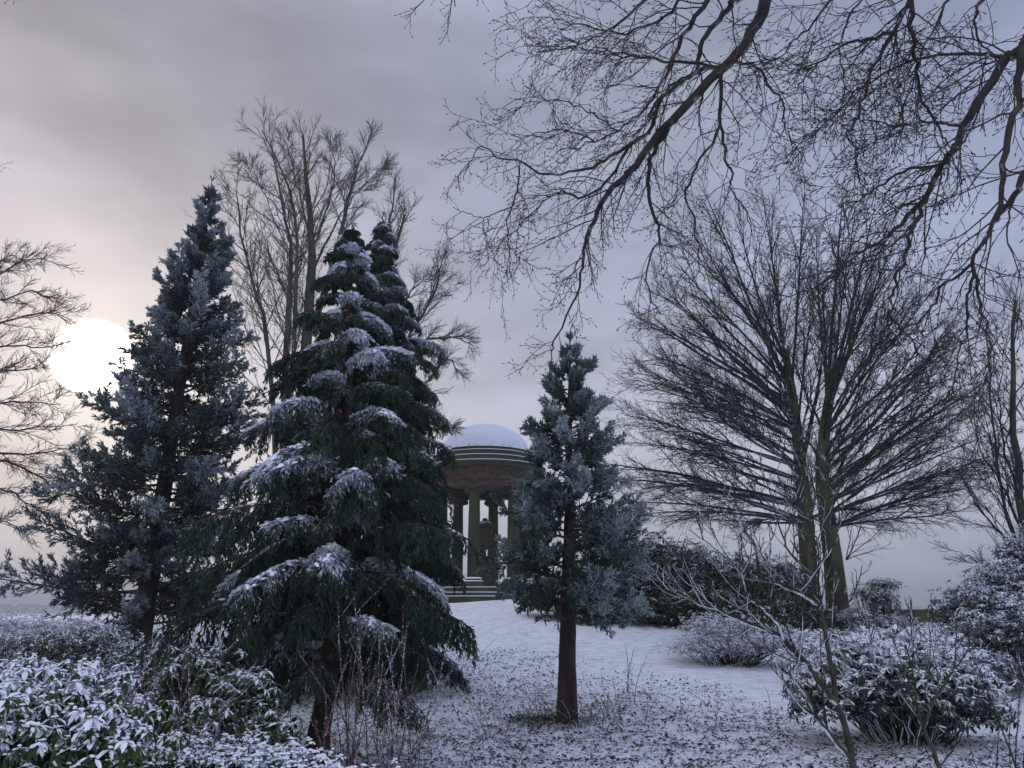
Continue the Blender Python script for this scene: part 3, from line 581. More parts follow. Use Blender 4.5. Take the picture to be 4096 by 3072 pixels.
# --- tall bare trees behind the conifers, left of centre
far = [dict(k=26, t0=.36, t1=1, ang=(.55, .16), lf=.30, n=7, wander=.09, rmin=.010, rmax=.03, drop=.80, trop=(0, 0, 1), tw=.05),
       dict(k=9, t0=.12, t1=1, ang=(.5, .15), lf=.42, n=5, wander=.1, rmin=.009, rmax=.015, lmax=1.6, lmin=.5, trop=(0, 0, 1), tw=.03),
       dict(k=6, t0=.1, t1=1, ang=(.5, .2), lf=.45, n=3, wander=.14, rmin=.0075, rmax=.009, lmax=.7, lmin=.25, trop=(0, 0, 1), tw=.02)]
bc = P(290, 606, 30); bc[2] = float(gz0(bc[0], bc[1]))
traced_tree('bare_tree', 'tall bare tree with thick trunk rising between the tall redwood and the cypress', 5, 30, bc,
    [([(290, 600), (296, 500), (300, 440), (310, 299), (312, 250), (310, 208), (303, 135)], .36, 1),
     ([(300, 439), (318, 419), (330, 400), (350, 350), (372, 290), (385, 240), (395, 175)], .16, 0),
     ([(311, 330), (325, 290), (342, 225), (353, 185), (370, 135)], .14, 0),
     ([(312, 250), (330, 200), (335, 165), (330, 140)], .054, 0),
     ([(309, 230), (295, 180), (285, 140)], .054, 0), ([(312, 270), (350, 200), (385, 165)], .054, 0)], far, BARK_FAR, BARK_GREY)
bd = P(276, 608, 29); bd[2] = float(gz0(bd[0], bd[1]))
traced_tree('bare_tree', 'slender bare tree of three thin stems just right of the tall redwood', 6, 29, bd,
    [([(280, 540), (284, 434), (286, 341), (289, 291), (292, 258), (284, 216), (270, 140)], .20, 1),
     ([(272, 540), (275, 432), (270, 374), (265, 324), (254, 291), (240, 230), (236, 190)], .13, 1),
     ([(287, 560), (291, 440), (294, 330), (297, 250), (290, 190), (262, 130)], .14, 1),
     ([(284, 216), (262, 190), (245, 160)], .036, 0)], far, BARK_FAR, BARK_GREY)
be = P(352, 606, 31); be[2] = float(gz0(be[0], be[1]))
traced_tree('bare_tree', 'spreading bare tree behind the cypress, its right branches reaching towards the temple', 7, 31, be,
    [([(352, 560), (362, 480), (375, 420), (385, 340), (392, 260), (405, 215)], .26, 1),
     ([(375, 420), (395, 370), (411, 332), (432, 300), (444, 255)], .12, 0),
     ([(385, 400), (410, 360), (425, 341), (450, 338), (472, 345)], .10, 0),
     ([(375, 430), (400, 400), (425, 385), (445, 360), (458, 372)], .10, 0),
     ([(388, 330), (405, 300), (425, 280), (455, 285)], .054, 0),
     ([(385, 460), (410, 440), (435, 425), (450, 430)], .048, 0)], far, BARK_FAR, BARK_GREY, 1.0)
# --- left edge tree, trunk outside the frame
lb = P(-75, 612, 21); lb[2] = float(gz0(lb[0], lb[1]))
lev = [dict(k=26, t0=.25, t1=1, ang=(.5, .16), lf=.26, n=6, wander=.09, rmin=.007, rmax=.014, drop=.4, trop=(.5, 0, .5), tw=.03, planar=.3),
       dict(k=12, t0=.1, t1=1, ang=(.6, .15), lf=.45, n=4, wander=.12, rmin=.007, rmax=.009, lmax=.9, lmin=.25, trop=(0, 0, 1), tw=.03),
       dict(k=4, t0=.1, t1=1, ang=(.5, .2), lf=.5, n=3, wander=.15, rmin=.005, rmax=.006, lmax=.4, lmin=.12)]
traced_tree('bare_tree', 'bare tree reaching in from the left edge with level snowy branches beside the sun', 8, 21, lb,
    [([(-75, 560), (-78, 400), (-80, 250), (-70, 120)], .30, 1),
     ([(-78, 330), (-40, 290), (0, 275), (30, 258), (52, 262)], .048, 0), ([(-78, 340), (-40, 300), (0, 300), (30, 290), (50, 300)], .048, 0),
     ([(-78, 370), (-30, 330), (10, 322), (45, 312), (72, 320)], .054, 0), ([(-77, 400), (-30, 358), (10, 345), (40, 348), (66, 344)], .048, 0),
     ([(-77, 400), (-30, 380), (0, 372), (35, 368), (55, 352)], .042, 0), ([(-77, 440), (-30, 410), (0, 403), (30, 402), (60, 405)], .048, 0),
     ([(-76, 450), (-30, 430), (5, 430), (35, 428), (74, 424)], .048, 0), ([(-76, 470), (-20, 452), (20, 455), (50, 450), (76, 448)], .048, 0),
     ([(-76, 480), (-20, 465), (10, 462), (40, 478), (62, 498)], .048, 0), ([(-76, 500), (-20, 490), (10, 492), (30, 505), (50, 515)], .036, 0),
     ([(-78, 300), (-40, 262), (-5, 262), (20, 250)], .042, 0), ([(-76, 520), (-20, 520), (5, 522), (25, 530)], .030, 0)], lev, BARK_FAR, TWIG_DARK, .8)
# --- right edge tree with upright stems
rb = P(1030, 640, 19); rb[2] = float(gz0(rb[0], rb[1]))
levr = [dict(k=16, t0=.2, t1=1, ang=(.45, .14), lf=.30, n=6, wander=.08, rmin=.009, rmax=.02, drop=.4, trop=(0, 0, 1), tw=.06),
        dict(k=8, t0=.1, t1=1, ang=(.5, .15), lf=.42, n=4, wander=.12, rmin=.006, rmax=.009, lmax=.9, lmin=.25, trop=(0, 0, 1), tw=.04),
        dict(k=5, t0=.1, t1=1, ang=(.5, .2), lf=.5, n=3, wander=.15, rmin=.0045, rmax=.006, lmax=.4, lmin=.12)]
traced_tree('bare_tree', 'bare tree of upright stems at the right edge above the snowy bushes', 9, 19, rb,
    [([(1028, 600), (1022, 520), (1016, 440), (1012, 360), (1016, 300)], .15, 1), ([(1024, 560), (1006, 510), (996, 450), (990, 380), (985, 330)], .048, 0),
     ([(1026, 580), (1005, 540), (985, 515), (968, 490), (962, 460)], .036, 0), ([(1024, 600), (1000, 575), (975, 560), (955, 552)], .030, 0),
     ([(1030, 600), (1040, 500), (1042, 400), (1036, 300)], .10, 1), ([(1020, 500), (1004, 450), (1001, 400), (1004, 345)], .036, 0), ([(1022, 530), (1000, 480), (980, 450), (975, 400)], .036, 0)], levr, BARK_FAR, TWIG_DARK, .8)

# ------------------------------------------------------------------ overhead beech: limbs arch in from a trunk outside the frame
rg = np.random.default_rng(303)
bx = np.array([9.5, 4.0, 0.0]); bx[2] = float(gz0(9.5, 4.0))
root = tag(empty('beech_tree', bx), 'beech tree outside the right edge whose bare drooping limbs hang across the top right sky', 'tree')
mb = MB(); tk = smoothline(np.array([bx - [0, 0, .3], bx, [9.4, 4.1, 3.5], [9.2, 4.2, 7.5], [9.1, 4.3, 11.5], [9.2, 4.4, 15.5]]), 20); trr = taper(np.array([.38]), 19, .3)[0]; tube(mb, tk, trr, 14); mb.build('trunk', BARK_MOSS, root, smooth=True)
def TK(z): i = int(np.argmin(np.abs(tk[:, 2] - z))); return tk[i]
# each limb: (pixel points from thick to thin), depths y start/end, radii start/end, extra world points that join it to the trunk, density
LIMBS = [
 ([(772, -14), (751, 35), (727, 63), (675, 117), (636, 165), (611, 190), (596, 215), (586, 238), (581, 264), (579, 291), (558, 335), (551, 352)], 6.4, 8.2, .064, .008, [(7.6, 4.2, 11.0), (4.6, 5.2, 10.6)], 1.0),
 ([(668, 129), (651, 160), (647, 190), (655, 217), (660, 238), (649, 255), (650, 295), (661, 315)], 7.0, 7.6, .026, .006, None, .9),
 ([(727, 63), (700, 68), (662, 101), (649, 131), (611, 156), (584, 169), (543, 174), (520, 162), (497, 157), (481, 146), (470, 162), (463, 179)], 6.7, 8.0, .026, .005, None, .55),
 ([(543, 174), (527, 194), (515, 211), (508, 230), (512, 249), (524, 266)], 7.8, 8.3, .011, .005, None, 1.0),
 ([(515, 211), (495, 216), (482, 218), (463, 212), (453, 207)], 8.0, 8.3, .008, .004, None, .6),
 ([(482, 218), (484, 232), (491, 245), (506, 251)], 8.1, 8.3, .006, .004, None, 1.2),
 ([(735, 0), (725, 13), (702, 42), (695, 70), (668, 90), (648, 118)], 6.3, 7.0, .036, .015, [(7.4, 4.3, 11.6), (4.4, 4.8, 11.0)], .8),
 ([(725, 61), (672, 58), (640, 56), (611, 51), (579, 53)], 6.6, 7.4, .020, .006, None, 1.3),
 ([(640, 75), (610, 60), (590, 52), (560, 49), (545, 52)], 7.2, 7.6, .010, .004, None, 1.0),
 ([(636, 165), (598, 200), (573, 198), (562, 193), (543, 203), (518, 228), (508, 240)], 7.6, 8.3, .018, .005, None, 1.1),
 ([(720, -14), (685, 32), (664, 80), (640, 112), (622, 127), (600, 140), (560, 150)], 6.0, 7.4, .028, .006, [(7.0, 4.0, 12.0), (3.8, 4.4, 11.2)], 1.3),
 ([(660, -12), (622, 20), (590, 40), (560, 50), (540, 52)], 6.0, 6.8, .018, .005, [(7.0, 3.8, 12.5), (3.2, 4.0, 11.6)], 1.2),
 ([(690, -12), (660, 22), (610, 32), (570, 22), (545, 18)], 6.2, 6.9, .018, .005, [(7.0, 3.9, 12.3), (3.5, 4.2, 11.4)], 1.2),
 ([(622, 127), (590, 110), (560, 100), (535, 102), (513, 101)], 7.1, 7.6, .010, .004, None, 1.0),
 ([(600, 140), (570, 128), (545, 132), (520, 138), (512, 134)], 7.2, 7.7, .010, .004, None, 1.0),
 ([(729, 68), (751, 69), (770, 90), (783, 103), (784, 125), (793, 142), (811, 167)], 6.8, 7.4, .020, .005, None, 1.0),
 ([(727, 68), (722, 110), (725, 150), (733, 177), (729, 187), (742, 205), (752, 232)], 6.8, 7.5, .022, .005, None, 1.0),
 ([(721, 132), (699, 167), (686, 197), (694, 218), (699, 258), (704, 282)], 7.2, 7.7, .016, .005, None, 1.0),
 ([(925, -16), (908, 4), (893, 32), (872, 71), (861, 110), (849, 134), (856, 160), (862, 185)], 5.6, 7.0, .026, .006, [(7.5, 4.1, 10.8), (5.2, 4.6, 9.6)], 1.7),
 ([(896, 39), (870, 42), (849, 43), (825, 58), (806, 75), (795, 95)], 6.0, 6.8, .020, .005, None, 1.6),
 ([(910, -14), (912, 30), (915, 63), (921, 95), (943, 134), (953, 155), (962, 185)], 5.6, 6.4, .024, .006, [(7.0, 4.0, 10.4), (5.0, 4.2, 9.2)], 1.4),
 ([(1060, 5), (1024, 49), (1005, 63), (967, 126), (951, 152), (939, 170), (927, 197), (903, 222), (877, 245), (849, 258), (840, 270), (831, 278), (805, 292), (775, 297)], 5.0, 7.0, .046, .006, [(8.4, 4.2, 8.6), (6.6, 4.3, 7.8)], 1.1),
 ([(932, 192), (918, 218), (908, 243), (900, 268), (893, 293), (890, 313), (880, 338), (865, 365), (850, 393)], 5.8, 6.6, .022, .005, None, 1.0),
 ([(890, 313), (900, 328), (917, 350), (926, 368), (930, 395)], 6.2, 6.5, .012, .004, None, 1.1),
 ([(1045, -5), (1022, 50), (1019, 98), (1006, 150), (1002, 189), (992, 225), (975, 252), (960, 274), (939, 290), (936, 304), (911, 326), (883, 346)], 4.8, 6.2, .034, .006, [(8.6, 4.1, 7.6), (6.9, 4.2, 7.0)], 1.0),
 ([(1060, 140), (1024, 172), (1013, 200), (993, 222)], 5.0, 5.4, .028, .020, [(8.8, 4.1, 6.2), (6.9, 4.4, 5.6)], .6),
 ([(975, 256), (980, 293), (986, 326), (990, 350), (985, 385)], 5.5, 6.0, .015, .004, None, 1.2),
 ([(968, 265), (966, 300), (966, 331), (956, 361), (948, 402)], 5.5, 6.0, .014, .004, None, 1.2),
 ([(1003, 62), (964, 54), (912, 62), (864, 85), (830, 120), (800, 140)], 5.4, 6.6, .018, .005, None, 1.5),
 ([(959, 127), (935, 123), (896, 126), (868, 120)], 5.5, 6.2, .014, .005, None, 1.4),
 ([(935, 167), (896, 175), (870, 192), (856, 202), (836, 206)], 5.7, 6.3, .015, .005, None, 1.4),
 ([(960, -14), (935, 25), (922, 60), (905, 100), (900, 140)], 5.4, 6.2, .014, .005, [(6.5, 4.0, 9.6), (5.2, 4.1, 8.9)], 1.5),
 ([(990, -14), (975, 20), (990, 55), (1010, 70)], 5.0, 5.3, .014, .005, [(6.8, 4.0, 9.2), (5.6, 4.1, 8.4)], 1.3),
 ([(840, -14), (815, 20), (790, 45), (775, 60), (745, 52)], 6.0, 6.8, .014, .005, [(6.8, 4.1, 11.4), (4.8, 4.4, 10.4)], 1.4),
 ([(870, -14), (850, 15), (840, 50), (845, 90), (835, 120)], 5.8, 6.6, .014, .005, [(6.8, 4.1, 11.0), (5.0, 4.4, 10.0)], 1.5),
]
done = []
def near_limb(p):                                           # attach a side limb to the closest point of an earlier one
    b_, bd_ = None, 1e9
    for s_ in done:
        d_ = np.linalg.norm(s_ - p, axis=1); i_ = int(np.argmin(d_))
        if d_[i_] < bd_: b_, bd_ = s_[i_], d_[i_]
    return b_
def hang(v): return v
for (pl, y0, y1, r0, r1, joint, dens) in LIMBS:
    m_ = len(pl); ys = [y0 + (y1 - y0) * i / (m_ - 1) for i in range(m_)]
    pp = np.vstack([P(X, Y, yy) for (X, Y), yy in zip(pl, ys)])
    vis = smoothline(pp, m_ * 4)
    if joint:
        jp = np.array([TK(joint[0][2] - .3)] + [np.array(q, float) for q in joint] + [vis[0]]); pre = smoothline(jp, 12)[:-1]
        s_ = np.vstack([pre, vis]); rr = np.concatenate([np.linspace(r0 * 1.7, r0 * 1.02, len(pre)), r1 + (r0 - r1) * (1 - np.linspace(0, 1, len(vis))) ** 1.5])
    else:
        a_ = near_limb(vis[0]); s_ = vis + (a_ - vis[0]) * np.exp(-np.arange(len(vis)) / 5.0)[:, None]; rr = r1 + (r0 - r1) * (1 - np.linspace(0, 1, len(vis))) ** 1.25
    s_[1:-1] += rg.normal(0, .012, (len(s_) - 2, 3)); done.append(s_)
    mb = MB(); tube(mb, s_, rr, 8 if r0 > .02 else 5)
    v0 = len(s_) - len(vis); cv, rv = s_[v0:][None], rr[v0:][None]; L = clen(s_[v0:])
    k1 = max(4, int(L * 7.0 * dens)); 
    e, er, el_ = twigs(mb, rg, cv, rv, np.array([1.0]), [
        dict(k=k1, t0=.02, t1=1, ang=(.85, .25), lf=.85, n=10, wander=.13, zig=.05, rmin=.0048, rmax=.009, lmin=.3, lmax=1.3, drop=.35, rf=.42, trop=(-.25, .1, -1), tw=.05, bias=(-.25, 0, -.12)),
        dict(k=5, t0=.1, t1=1, ang=(.75, .2), lf=.40, n=6, wander=.11, zig=.10, rmin=.0038, rmax=.0048, lmin=.14, lmax=.5, drop=.3, planar=.3),
        dict(k=3, t0=.15, t1=1, ang=(.7, .2), lf=.34, n=3, wander=.08, zig=.1, rmin=.003, rmax=.0036, lmin=.05, lmax=.2)])
    # pointed buds on the twig tips
    n_ = len(e); sel = rg.random(n_) < .8; q = e[sel]; dd = nz(q[:, -1] - q[:, -2])
    spindles(mb, q[:, -1], dd, np.full(len(q), .034), np.full(len(q), .0062), 0, .5)
    mb.build('branch', TWIG_RED if r0 < .03 else BARK_GREY if False else TWIG_RED, root)
# hanging sprigs from another limb above the frame
def sprig(label, seed, px, y, L):
    rg = np.random.default_rng(seed); p0 = P(px, -22, y); root = tag(empty('twig_spray', p0), label, 'branch')
    mb = MB(); c_ = grow(rg, np.repeat(p0[None], 3, 0), np.array([[-.1, .1, -1], [-1, .1, -.42], [.35, .1, -.75]]), np.array([L, L * 1.0, L * .75]), 8, .10, zig=.12)
    r_ = taper(np.full(3, .008), 8, .4); tube(mb, c_, r_, 5)
    e, er, _ = twigs(mb, rg, c_, r_, np.array([L, L, L * .7]), [dict(k=8, t0=.1, lf=.32, n=5, zig=.2, rmin=.004, rmax=.005, lmax=.22, lmin=.07, bias=(-.1, 0, -.2)), dict(k=2, lf=.5, n=3, rmin=.003, lmin=.04)])
    spindles(mb, e[:, -1], nz(e[:, -1] - e[:, -2]), np.full(len(e), .03), np.full(len(e), .006), 0, .5)
    mb.build('twigs', TWIG_RED, root)
sprig('small budded twig spray hanging in from the top edge left of the beech limbs', 4, 455, 7.0, .72)
sprig('tiny twig tip just entering at the far top left corner', 5, 18, 7.0, .30)

# ------------------------------------------------------------------ saplings in the right foreground
def sapling(label, seed, D, parts, dens=1.0, group=None, mat=None, tl=.9):
    rg = np.random.default_rng(seed); p0 = P(*parts[0][0][0], D); base = np.array([p0[0], p0[1], float(gz0(p0[0], p0[1])) - .05])
    root = tag(empty('sapling', base), label, 'tree', group); T, C = MB(), MB(); done = []
    for i, (pl, r0, r1, dy) in enumerate(parts):
        m_ = len(pl); pp = np.vstack([P(X, Y, D + dy * j / (m_ - 1)) for j, (X, Y) in enumerate(pl)])
        if i == 0: pp = np.vstack([base, pp])
        vis = smoothline(pp, len(pp) * 4)
        if i:
            b_ = min((s_[np.argmin(np.linalg.norm(s_ - vis[0], axis=1))] for s_ in done), key=lambda q: np.linalg.norm(q - vis[0]))
            vis = vis + (b_ - vis[0]) * np.exp(-np.arange(len(vis)) / 4.0)[:, None]
        vis[1:] += rg.normal(0, .004, (len(vis) - 1, 3)); done.append(vis)
        rr = np.linspace(r0, r1, len(vis)); tube(T if i < 3 else C, vis, rr, 9 if r0 > .012 else 6)
        L = clen(vis)
        e, er, el_ = twigs(C, rg, vis[None], rr[None], np.array([1.0]), [
            dict(k=max(2, int(L * 6 * dens)), t0=.15 if i else .5, t1=1, ang=(.85, .2), lf=.6 * tl, n=9, wander=.07, rmin=.0048, rmax=.007, lmin=.18, lmax=.7, rf=.5, drop=.3, trop=(-.15, 0, 1), tw=.13, planar=.2),
            dict(k=5, t0=.15, t1=1, ang=(.8, .2), lf=.42, n=6, wander=.09, rmin=.0038, rmax=.005, lmin=.08, lmax=.3, trop=(0, 0, 1), tw=.14),
            dict(k=2, t0=.3, t1=1, ang=(.7, .2), lf=.4, n=3, wander=.1, rmin=.0032, lmin=.03, lmax=.1, trop=(0, 0, 1), tw=.1)], sides=4)
    T.build('trunk', TWIG_SNOWY, root, smooth=True); C.build('crown', TWIG_SNOWY, root)
    return root
sapling('bare snow lined sapling with forked mossy stems in the right foreground', 12, 5.6, [
    ([(856, 785), (853, 765), (851, 758), (848, 737), (840, 712), (836, 699), (833, 679), (828, 650), (824, 626), (820, 610), (815, 598), (813, 584), (815, 573), (816, 556), (813, 537), (805, 520)], .027, .007, .3),
    ([(851, 758), (827, 730), (815, 714), (807, 695), (796, 683), (782, 669)], .016, .012, -.15),
    ([(836, 699), (826, 690), (808, 666), (795, 652), (779, 635), (764, 629), (739, 619), (713, 608), (698, 604), (679, 585), (655, 562)], .024, .007, .5),
    ([(779, 635), (777, 623), (763, 608), (752, 601), (745, 591), (742, 563), (741, 540)], .013, .006, .1),
    ([(817, 601), (799, 592), (774, 582), (761, 575), (754, 544), (738, 525)], .014, .006, .3),
    ([(761, 575), (738, 563), (716, 548), (690, 530)], .006, .004, .1),
    ([(813, 586), (795, 583), (780, 574), (765, 560)], .007, .004, .3),
    ([(817, 573), (826, 559), (836, 542), (840, 525), (844, 505)], .009, .004, -.1),
    ([(812, 583), (790, 554), (779, 525), (770, 490)], .010, .004, .2),
    ([(815, 560), (812, 530), (800, 500)], .006, .003, .1),
    ([(808, 666), (790, 661), (765, 650), (750, 642)], .006, .003, .3),
    ([(739, 619), (715, 620), (690, 600), (665, 590)], .006, .003, .2)], 1.15)
sapling('thin bare sapling with open forked stems in front of the snowy rhododendron mound', 13, 5.9, [
    ([(941, 785), (936, 759), (924, 730), (919, 712), (916, 701), (913, 672), (905, 645)], .020, .004, .2),
    ([(924, 730), (932, 707), (939, 693), (950, 675), (961, 661), (976, 636)], .012, .004, .2),
    ([(923, 727), (897, 690), (875, 666), (856, 639)], .008, .003, .2),
    ([(932, 707), (925, 685), (917, 665), (916, 645)], .007, .003, -.1),
    ([(945, 765), (960, 740), (975, 715), (985, 700)], .006, .003, .1)], .8)

def stems(name, label, cat, seed, spots, D, Hr, r, mat, group=None, lean=.12, kids=2, arch=.02):
    """a clump of tall thin shoots; spots = pixel positions of the shoots' feet"""
    rg = np.random.default_rng(seed); mb = MB(); ps = []
    for (X, Y) in spots:
        q = G(X, Y) if D is None else P(X, Y, D); q[2] = float(gz0(q[0], q[1])) - .03; ps.append(q)
    ps = np.array(ps); n = len(ps); base = ps.mean(0); root = tag(empty(name, base), label, cat, group)
    for i in range(n):
        mb = MB(); p1_ = ps[i:i + 1]; L = rg.uniform(Hr[0], Hr[1], 1)
        c_ = grow(rg, p1_, np.array([[rg.normal(0, lean), rg.normal(0, lean), 1.]]), L, 12, .035, (float(rg.choice([-1, 1])), 0, -.4), arch); rr = taper(rg.uniform(r * .7, r * 1.2, 1), 12, .35); tube(mb, c_, rr, 5)
        if kids: twigs(mb, rg, c_, rr, L, [dict(k=kids, t0=.3, t1=.95, ang=(.6, .2), lf=.3, n=6, wander=.06, rmin=.0025, rmax=.005, lmax=.5, trop=(0, 0, 1), tw=.03), dict(k=9, t0=0, t1=1, ang=(.9, .2), lf=.1, n=2, rmin=.002, rmax=.003, lmax=.03, lmin=.012)], sides=4)
        p_, dd, l_, r_, _, _ = spawn(rg, c_, rr, L, 34, .05, 1, (1.0, .3), lf=.01); spindles(mb, p_, dd, np.full(len(p_), .016), np.full(len(p_), .0042), 0, .5)
        mb.build('stem', mat, root)
    return root
rg = np.random.default_rng(99)
stems('shrub_shoots', 'tall thin frosted shoots in front of the nearest cypress trunk', 'plant', 21, [(rg.uniform(315, 425), rg.uniform(762, 800)) for _ in range(35)], 6.6, (.5, 1.75), .0075, BRAMBLE, lean=.22, kids=3)
stems('shrub_shoots', 'upright bare shoots rising through the rhododendron at the left edge', 'plant', 22, [(rg.uniform(5, 110), 800) for _ in range(20)], 4.9, (.8, 1.55), .0075, BRAMBLE, lean=.12, kids=2)
stems('shrub_shoots', 'bare forked shoots in front of the tall redwood trunk', 'plant', 23, [(rg.uniform(95, 190), 800) for _ in range(19)], 5.8, (.7, 1.6), .0075, BRAMBLE, lean=.2, kids=4)
stems('shrub_shoots', 'thin shoots standing by the evergreen shrub left of the nearest cypress trunk', 'plant', 24, [(rg.uniform(200, 310), rg.uniform(775, 800)) for _ in range(19)], 6.2, (.4, 1.2), .0075, BRAMBLE, lean=.25, kids=3)
stems('shrub_shoots', 'dark upright shoots at the right edge in front of the snowy bank', 'plant', 25, [(rg.uniform(975, 1040), rg.uniform(770, 800)) for _ in range(9)], 5.6, (.8, 1.5), .0075, TWIG_RED, lean=.12, kids=2)
stems('dead_stalks', 'dead plant stalks around the foot of the young redwood', 'plant', 26, [(rg.uniform(515, 625), rg.uniform(712, 732)) for _ in range(80)], None, (.12, .6), .0045, BRAMBLE, lean=.3, kids=1, arch=.05)
stems('dead_stalks', 'single pair of dead stalks standing on the lawn edge right of the young redwood', 'plant', 27, [(627, 692), (628, 693), (634, 705)], None, (.5, .95), .008, TWIG_RED, lean=.06, kids=2)
stems('dead_stalks', 'leaning dead stems crossing the litter left of the young redwood', 'plant', 28, [(rg.uniform(445, 520), rg.uniform(690, 766)) for _ in range(14)], None, (.4, 1.3), .005, BRAMBLE, lean=.55, kids=1, arch=.06)
stems('dead_stalks', 'low broken stems on the litter between the young redwood and the forked sapling', 'plant', 29, [(rg.uniform(640, 800), rg.uniform(700, 766)) for _ in range(18)], None, (.2, .8), .005, BRAMBLE, lean=.9, kids=1, arch=.06)

# ------------------------------------------------------------------ evergreen shrubs
def shrub(name, label, cat, seed, blobs, whorls, nl, L, W, mat, tpl=LEAF8, droop=.5, snow=.3, group=None, stemr=.012, shell=.55, upb=.9, stem=True, pads=0):
    """blobs: (centre, radii). Whorls of leaves sit on and inside the blobs' surfaces."""
    rg = np.random.default_rng(seed); cs = np.array([b[0] for b in blobs]); rs = np.array([b[1] for b in blobs])
    vol = rs.prod(1) ** .67; k = rg.choice(len(cs), whorls, p=vol / vol.sum())
    u = nz(rg.normal(size=(whorls, 3))); u[:, 2] = np.where(u[:, 2] < -.35, -u[:, 2], u[:, 2]); rad = (shell + (1 - shell) * rg.random(whorls) ** .5)[:, None] * (1 + .17 * rg.normal(size=(whorls, 1)))
    pos = cs[k] + u * rs[k] * rad
    ok = pos[:, 2] > gz0(pos[:, 0], pos[:, 1]) + .04; pos, u, rad = pos[ok], u[ok], rad[ok]; n = len(pos)
    base = cs.mean(0); base[2] = float(gz0(base[0], base[1])); root = tag(empty(name, base), label, cat, group)
    ax = nz(u * .55 + np.array([0, 0, upb]) + rg.normal(0, .25, (n, 3)))
    t1 = nz(np.cross(ax, nz(rg.normal(size=(n, 3))))); t2 = np.cross(ax, t1)
    ph = (np.arange(nl)[None] * 2 * math.pi / nl + rg.random((n, 1)) * 6.3 + rg.normal(0, .25, (n, nl)))[..., None]
    rd = t1[:, None] * np.cos(ph) + t2[:, None] * np.sin(ph); dr = (rg.normal(-droop, .28, (n, nl)))[..., None]
    d = nz(rd + ax[:, None] * dr); up = nz(ax[:, None] - d * (ax[:, None] * d).sum(-1, keepdims=True))
    tone = np.clip(rg.normal(.45, .25, (n, 1)) + rg.normal(0, .08, (n, nl)), 0, 1); ex_ = (-.9 + 1.2 * np.clip(u[:, 2:3] * .75 + .35, 0, 1) + 1.0 * np.clip((rad - shell) / (1 - shell) - .5, -1, .6))
    sn = snow * (ex_ + rg.normal(.15, .45, (n, 1)) + rg.normal(0, .3, (n, nl)))
    fl = lambda q: q.reshape(-1, q.shape[-1]) if q.ndim == 3 else q.reshape(-1)
    LL = L * rg.uniform(.6, 1.15, n * nl); mb = MB()
    leaves(mb, tpl, np.repeat(pos, nl, 0) + fl(d) * .008, fl(d), fl(up), LL, LL * (W / L) * rg.uniform(.85, 1.15, n * nl), fl(sn), fl(tone))
    mb.build('leaves', mat, root)
    if pads:
        w_ = np.where(sn.mean(1) > .05)[0]; mb = MB(); q_ = np.repeat(pos[w_], 3, 0) + rg.normal(0, pads * .8, (len(w_) * 3, 3)) * [1, 1, .3] + [0, 0, .006]
        domes(mb, rg, q_, pads * rg.uniform(.5, 1.25, len(q_)), .42); mb.build('snow', SNOWM, root, smooth=True)
    if stem:
        m_ = min(n, 260); s_ = pos[rg.choice(n, m_, False)]; f0 = base + (s_ - base) * [.35, .35, 0]; f0[:, 2] = gz0(f0[:, 0], f0[:, 1]) - .03
        t = np.linspace(0, 1, 7)[None, :, None]; c_ = f0[:, None] + (s_ - f0)[:, None] * t; c_[:, :, 2] += (np.sin(t * math.pi) * .08)[..., 0]; c_[:, 1:-1] += rg.normal(0, .025, (m_, 5, 3))
        mb = MB(); tube(mb, c_, taper(np.full(m_, stemr), 6, .3), 4); mb.build('stems', TWIG_SNOWY, root)
    return root
def blob(X, Y, D, rx, ry=None, rz=None, zoff=0.0):
    """ellipsoid whose centre shows at pixel X,Y at distance D; radii in metres"""
    return (P(X, Y, D) + np.array([0, 0, zoff]), (rx, ry or rx, rz or rx))
# left foreground rhododendrons with large leaves
shrub('rhododendron_shrub', 'large leaved rhododendron with snow pads and yellow green leaves in the bottom left corner', 'shrub', 41,
      [blob(30, 752, 4.7, .5, .5, .33), blob(85, 775, 4.5, .42, .4, .30), blob(20, 712, 5.3, .45, .5, .25), blob(-40, 770, 4.6, .5, .5, .4)], 1250, 8, .088, .031, RHODO, droop=.75, snow=.55, upb=1.3, pads=0.011)
shrub('rhododendron_shrub', 'snowy rhododendron with grey white drooping leaves at the left edge behind the yellow green one', 'shrub', 42,
      [blob(20, 690, 6.2, .5, .5, .24), blob(70, 702, 6.2, .5, .5, .24), blob(115, 722, 6.0, .4, .4, .22)], 620, 8, .10, .03, RHODO, droop=.9, snow=.75, upb=1.2, pads=0.012)
shrub('laurel_shrub', 'dark green laurel with snow dusted drooping leaves between the tall redwood and the nearest cypress', 'shrub', 43,
      [blob(200, 690, 7.6, .40, .4, .38), blob(240, 715, 7.4, .42, .4, .36), blob(215, 735, 7.2, .45, .4, .3), blob(262, 745, 7.2, .28, .3, .25)], 700, 8, .10, .033, LAUREL, droop=.65, snow=.45, upb=1.2, pads=0.011)
shrub('bramble_patch', 'low snow covered bramble patch along the bottom edge left of the cypress trunk', 'shrub', 44,
      [blob(170, 765, 6.0, .75, .5, .20), blob(270, 770, 6.0, .5, .5, .16), blob(340, 790, 5.8, .5, .4, .14)], 1500, 4, .05, .03, LAUREL, tpl=LEAF4, droop=.25, snow=.9, shell=.2, pads=0.015)
shrub('bramble_patch', 'frosted brambles and leaves around the foot of the tall redwood', 'shrub', 45,
      [blob(130, 675, 11.5, 1.0, .7, .40), blob(185, 670, 12.5, .8, .7, .38), blob(80, 655, 12, 1.0, .8, .42), blob(150, 690, 10.0, .8, .6, .3)], 2600, 5, .07, .035, HEDGE, tpl=LEAF4, droop=.3, snow=.7, shell=.2)
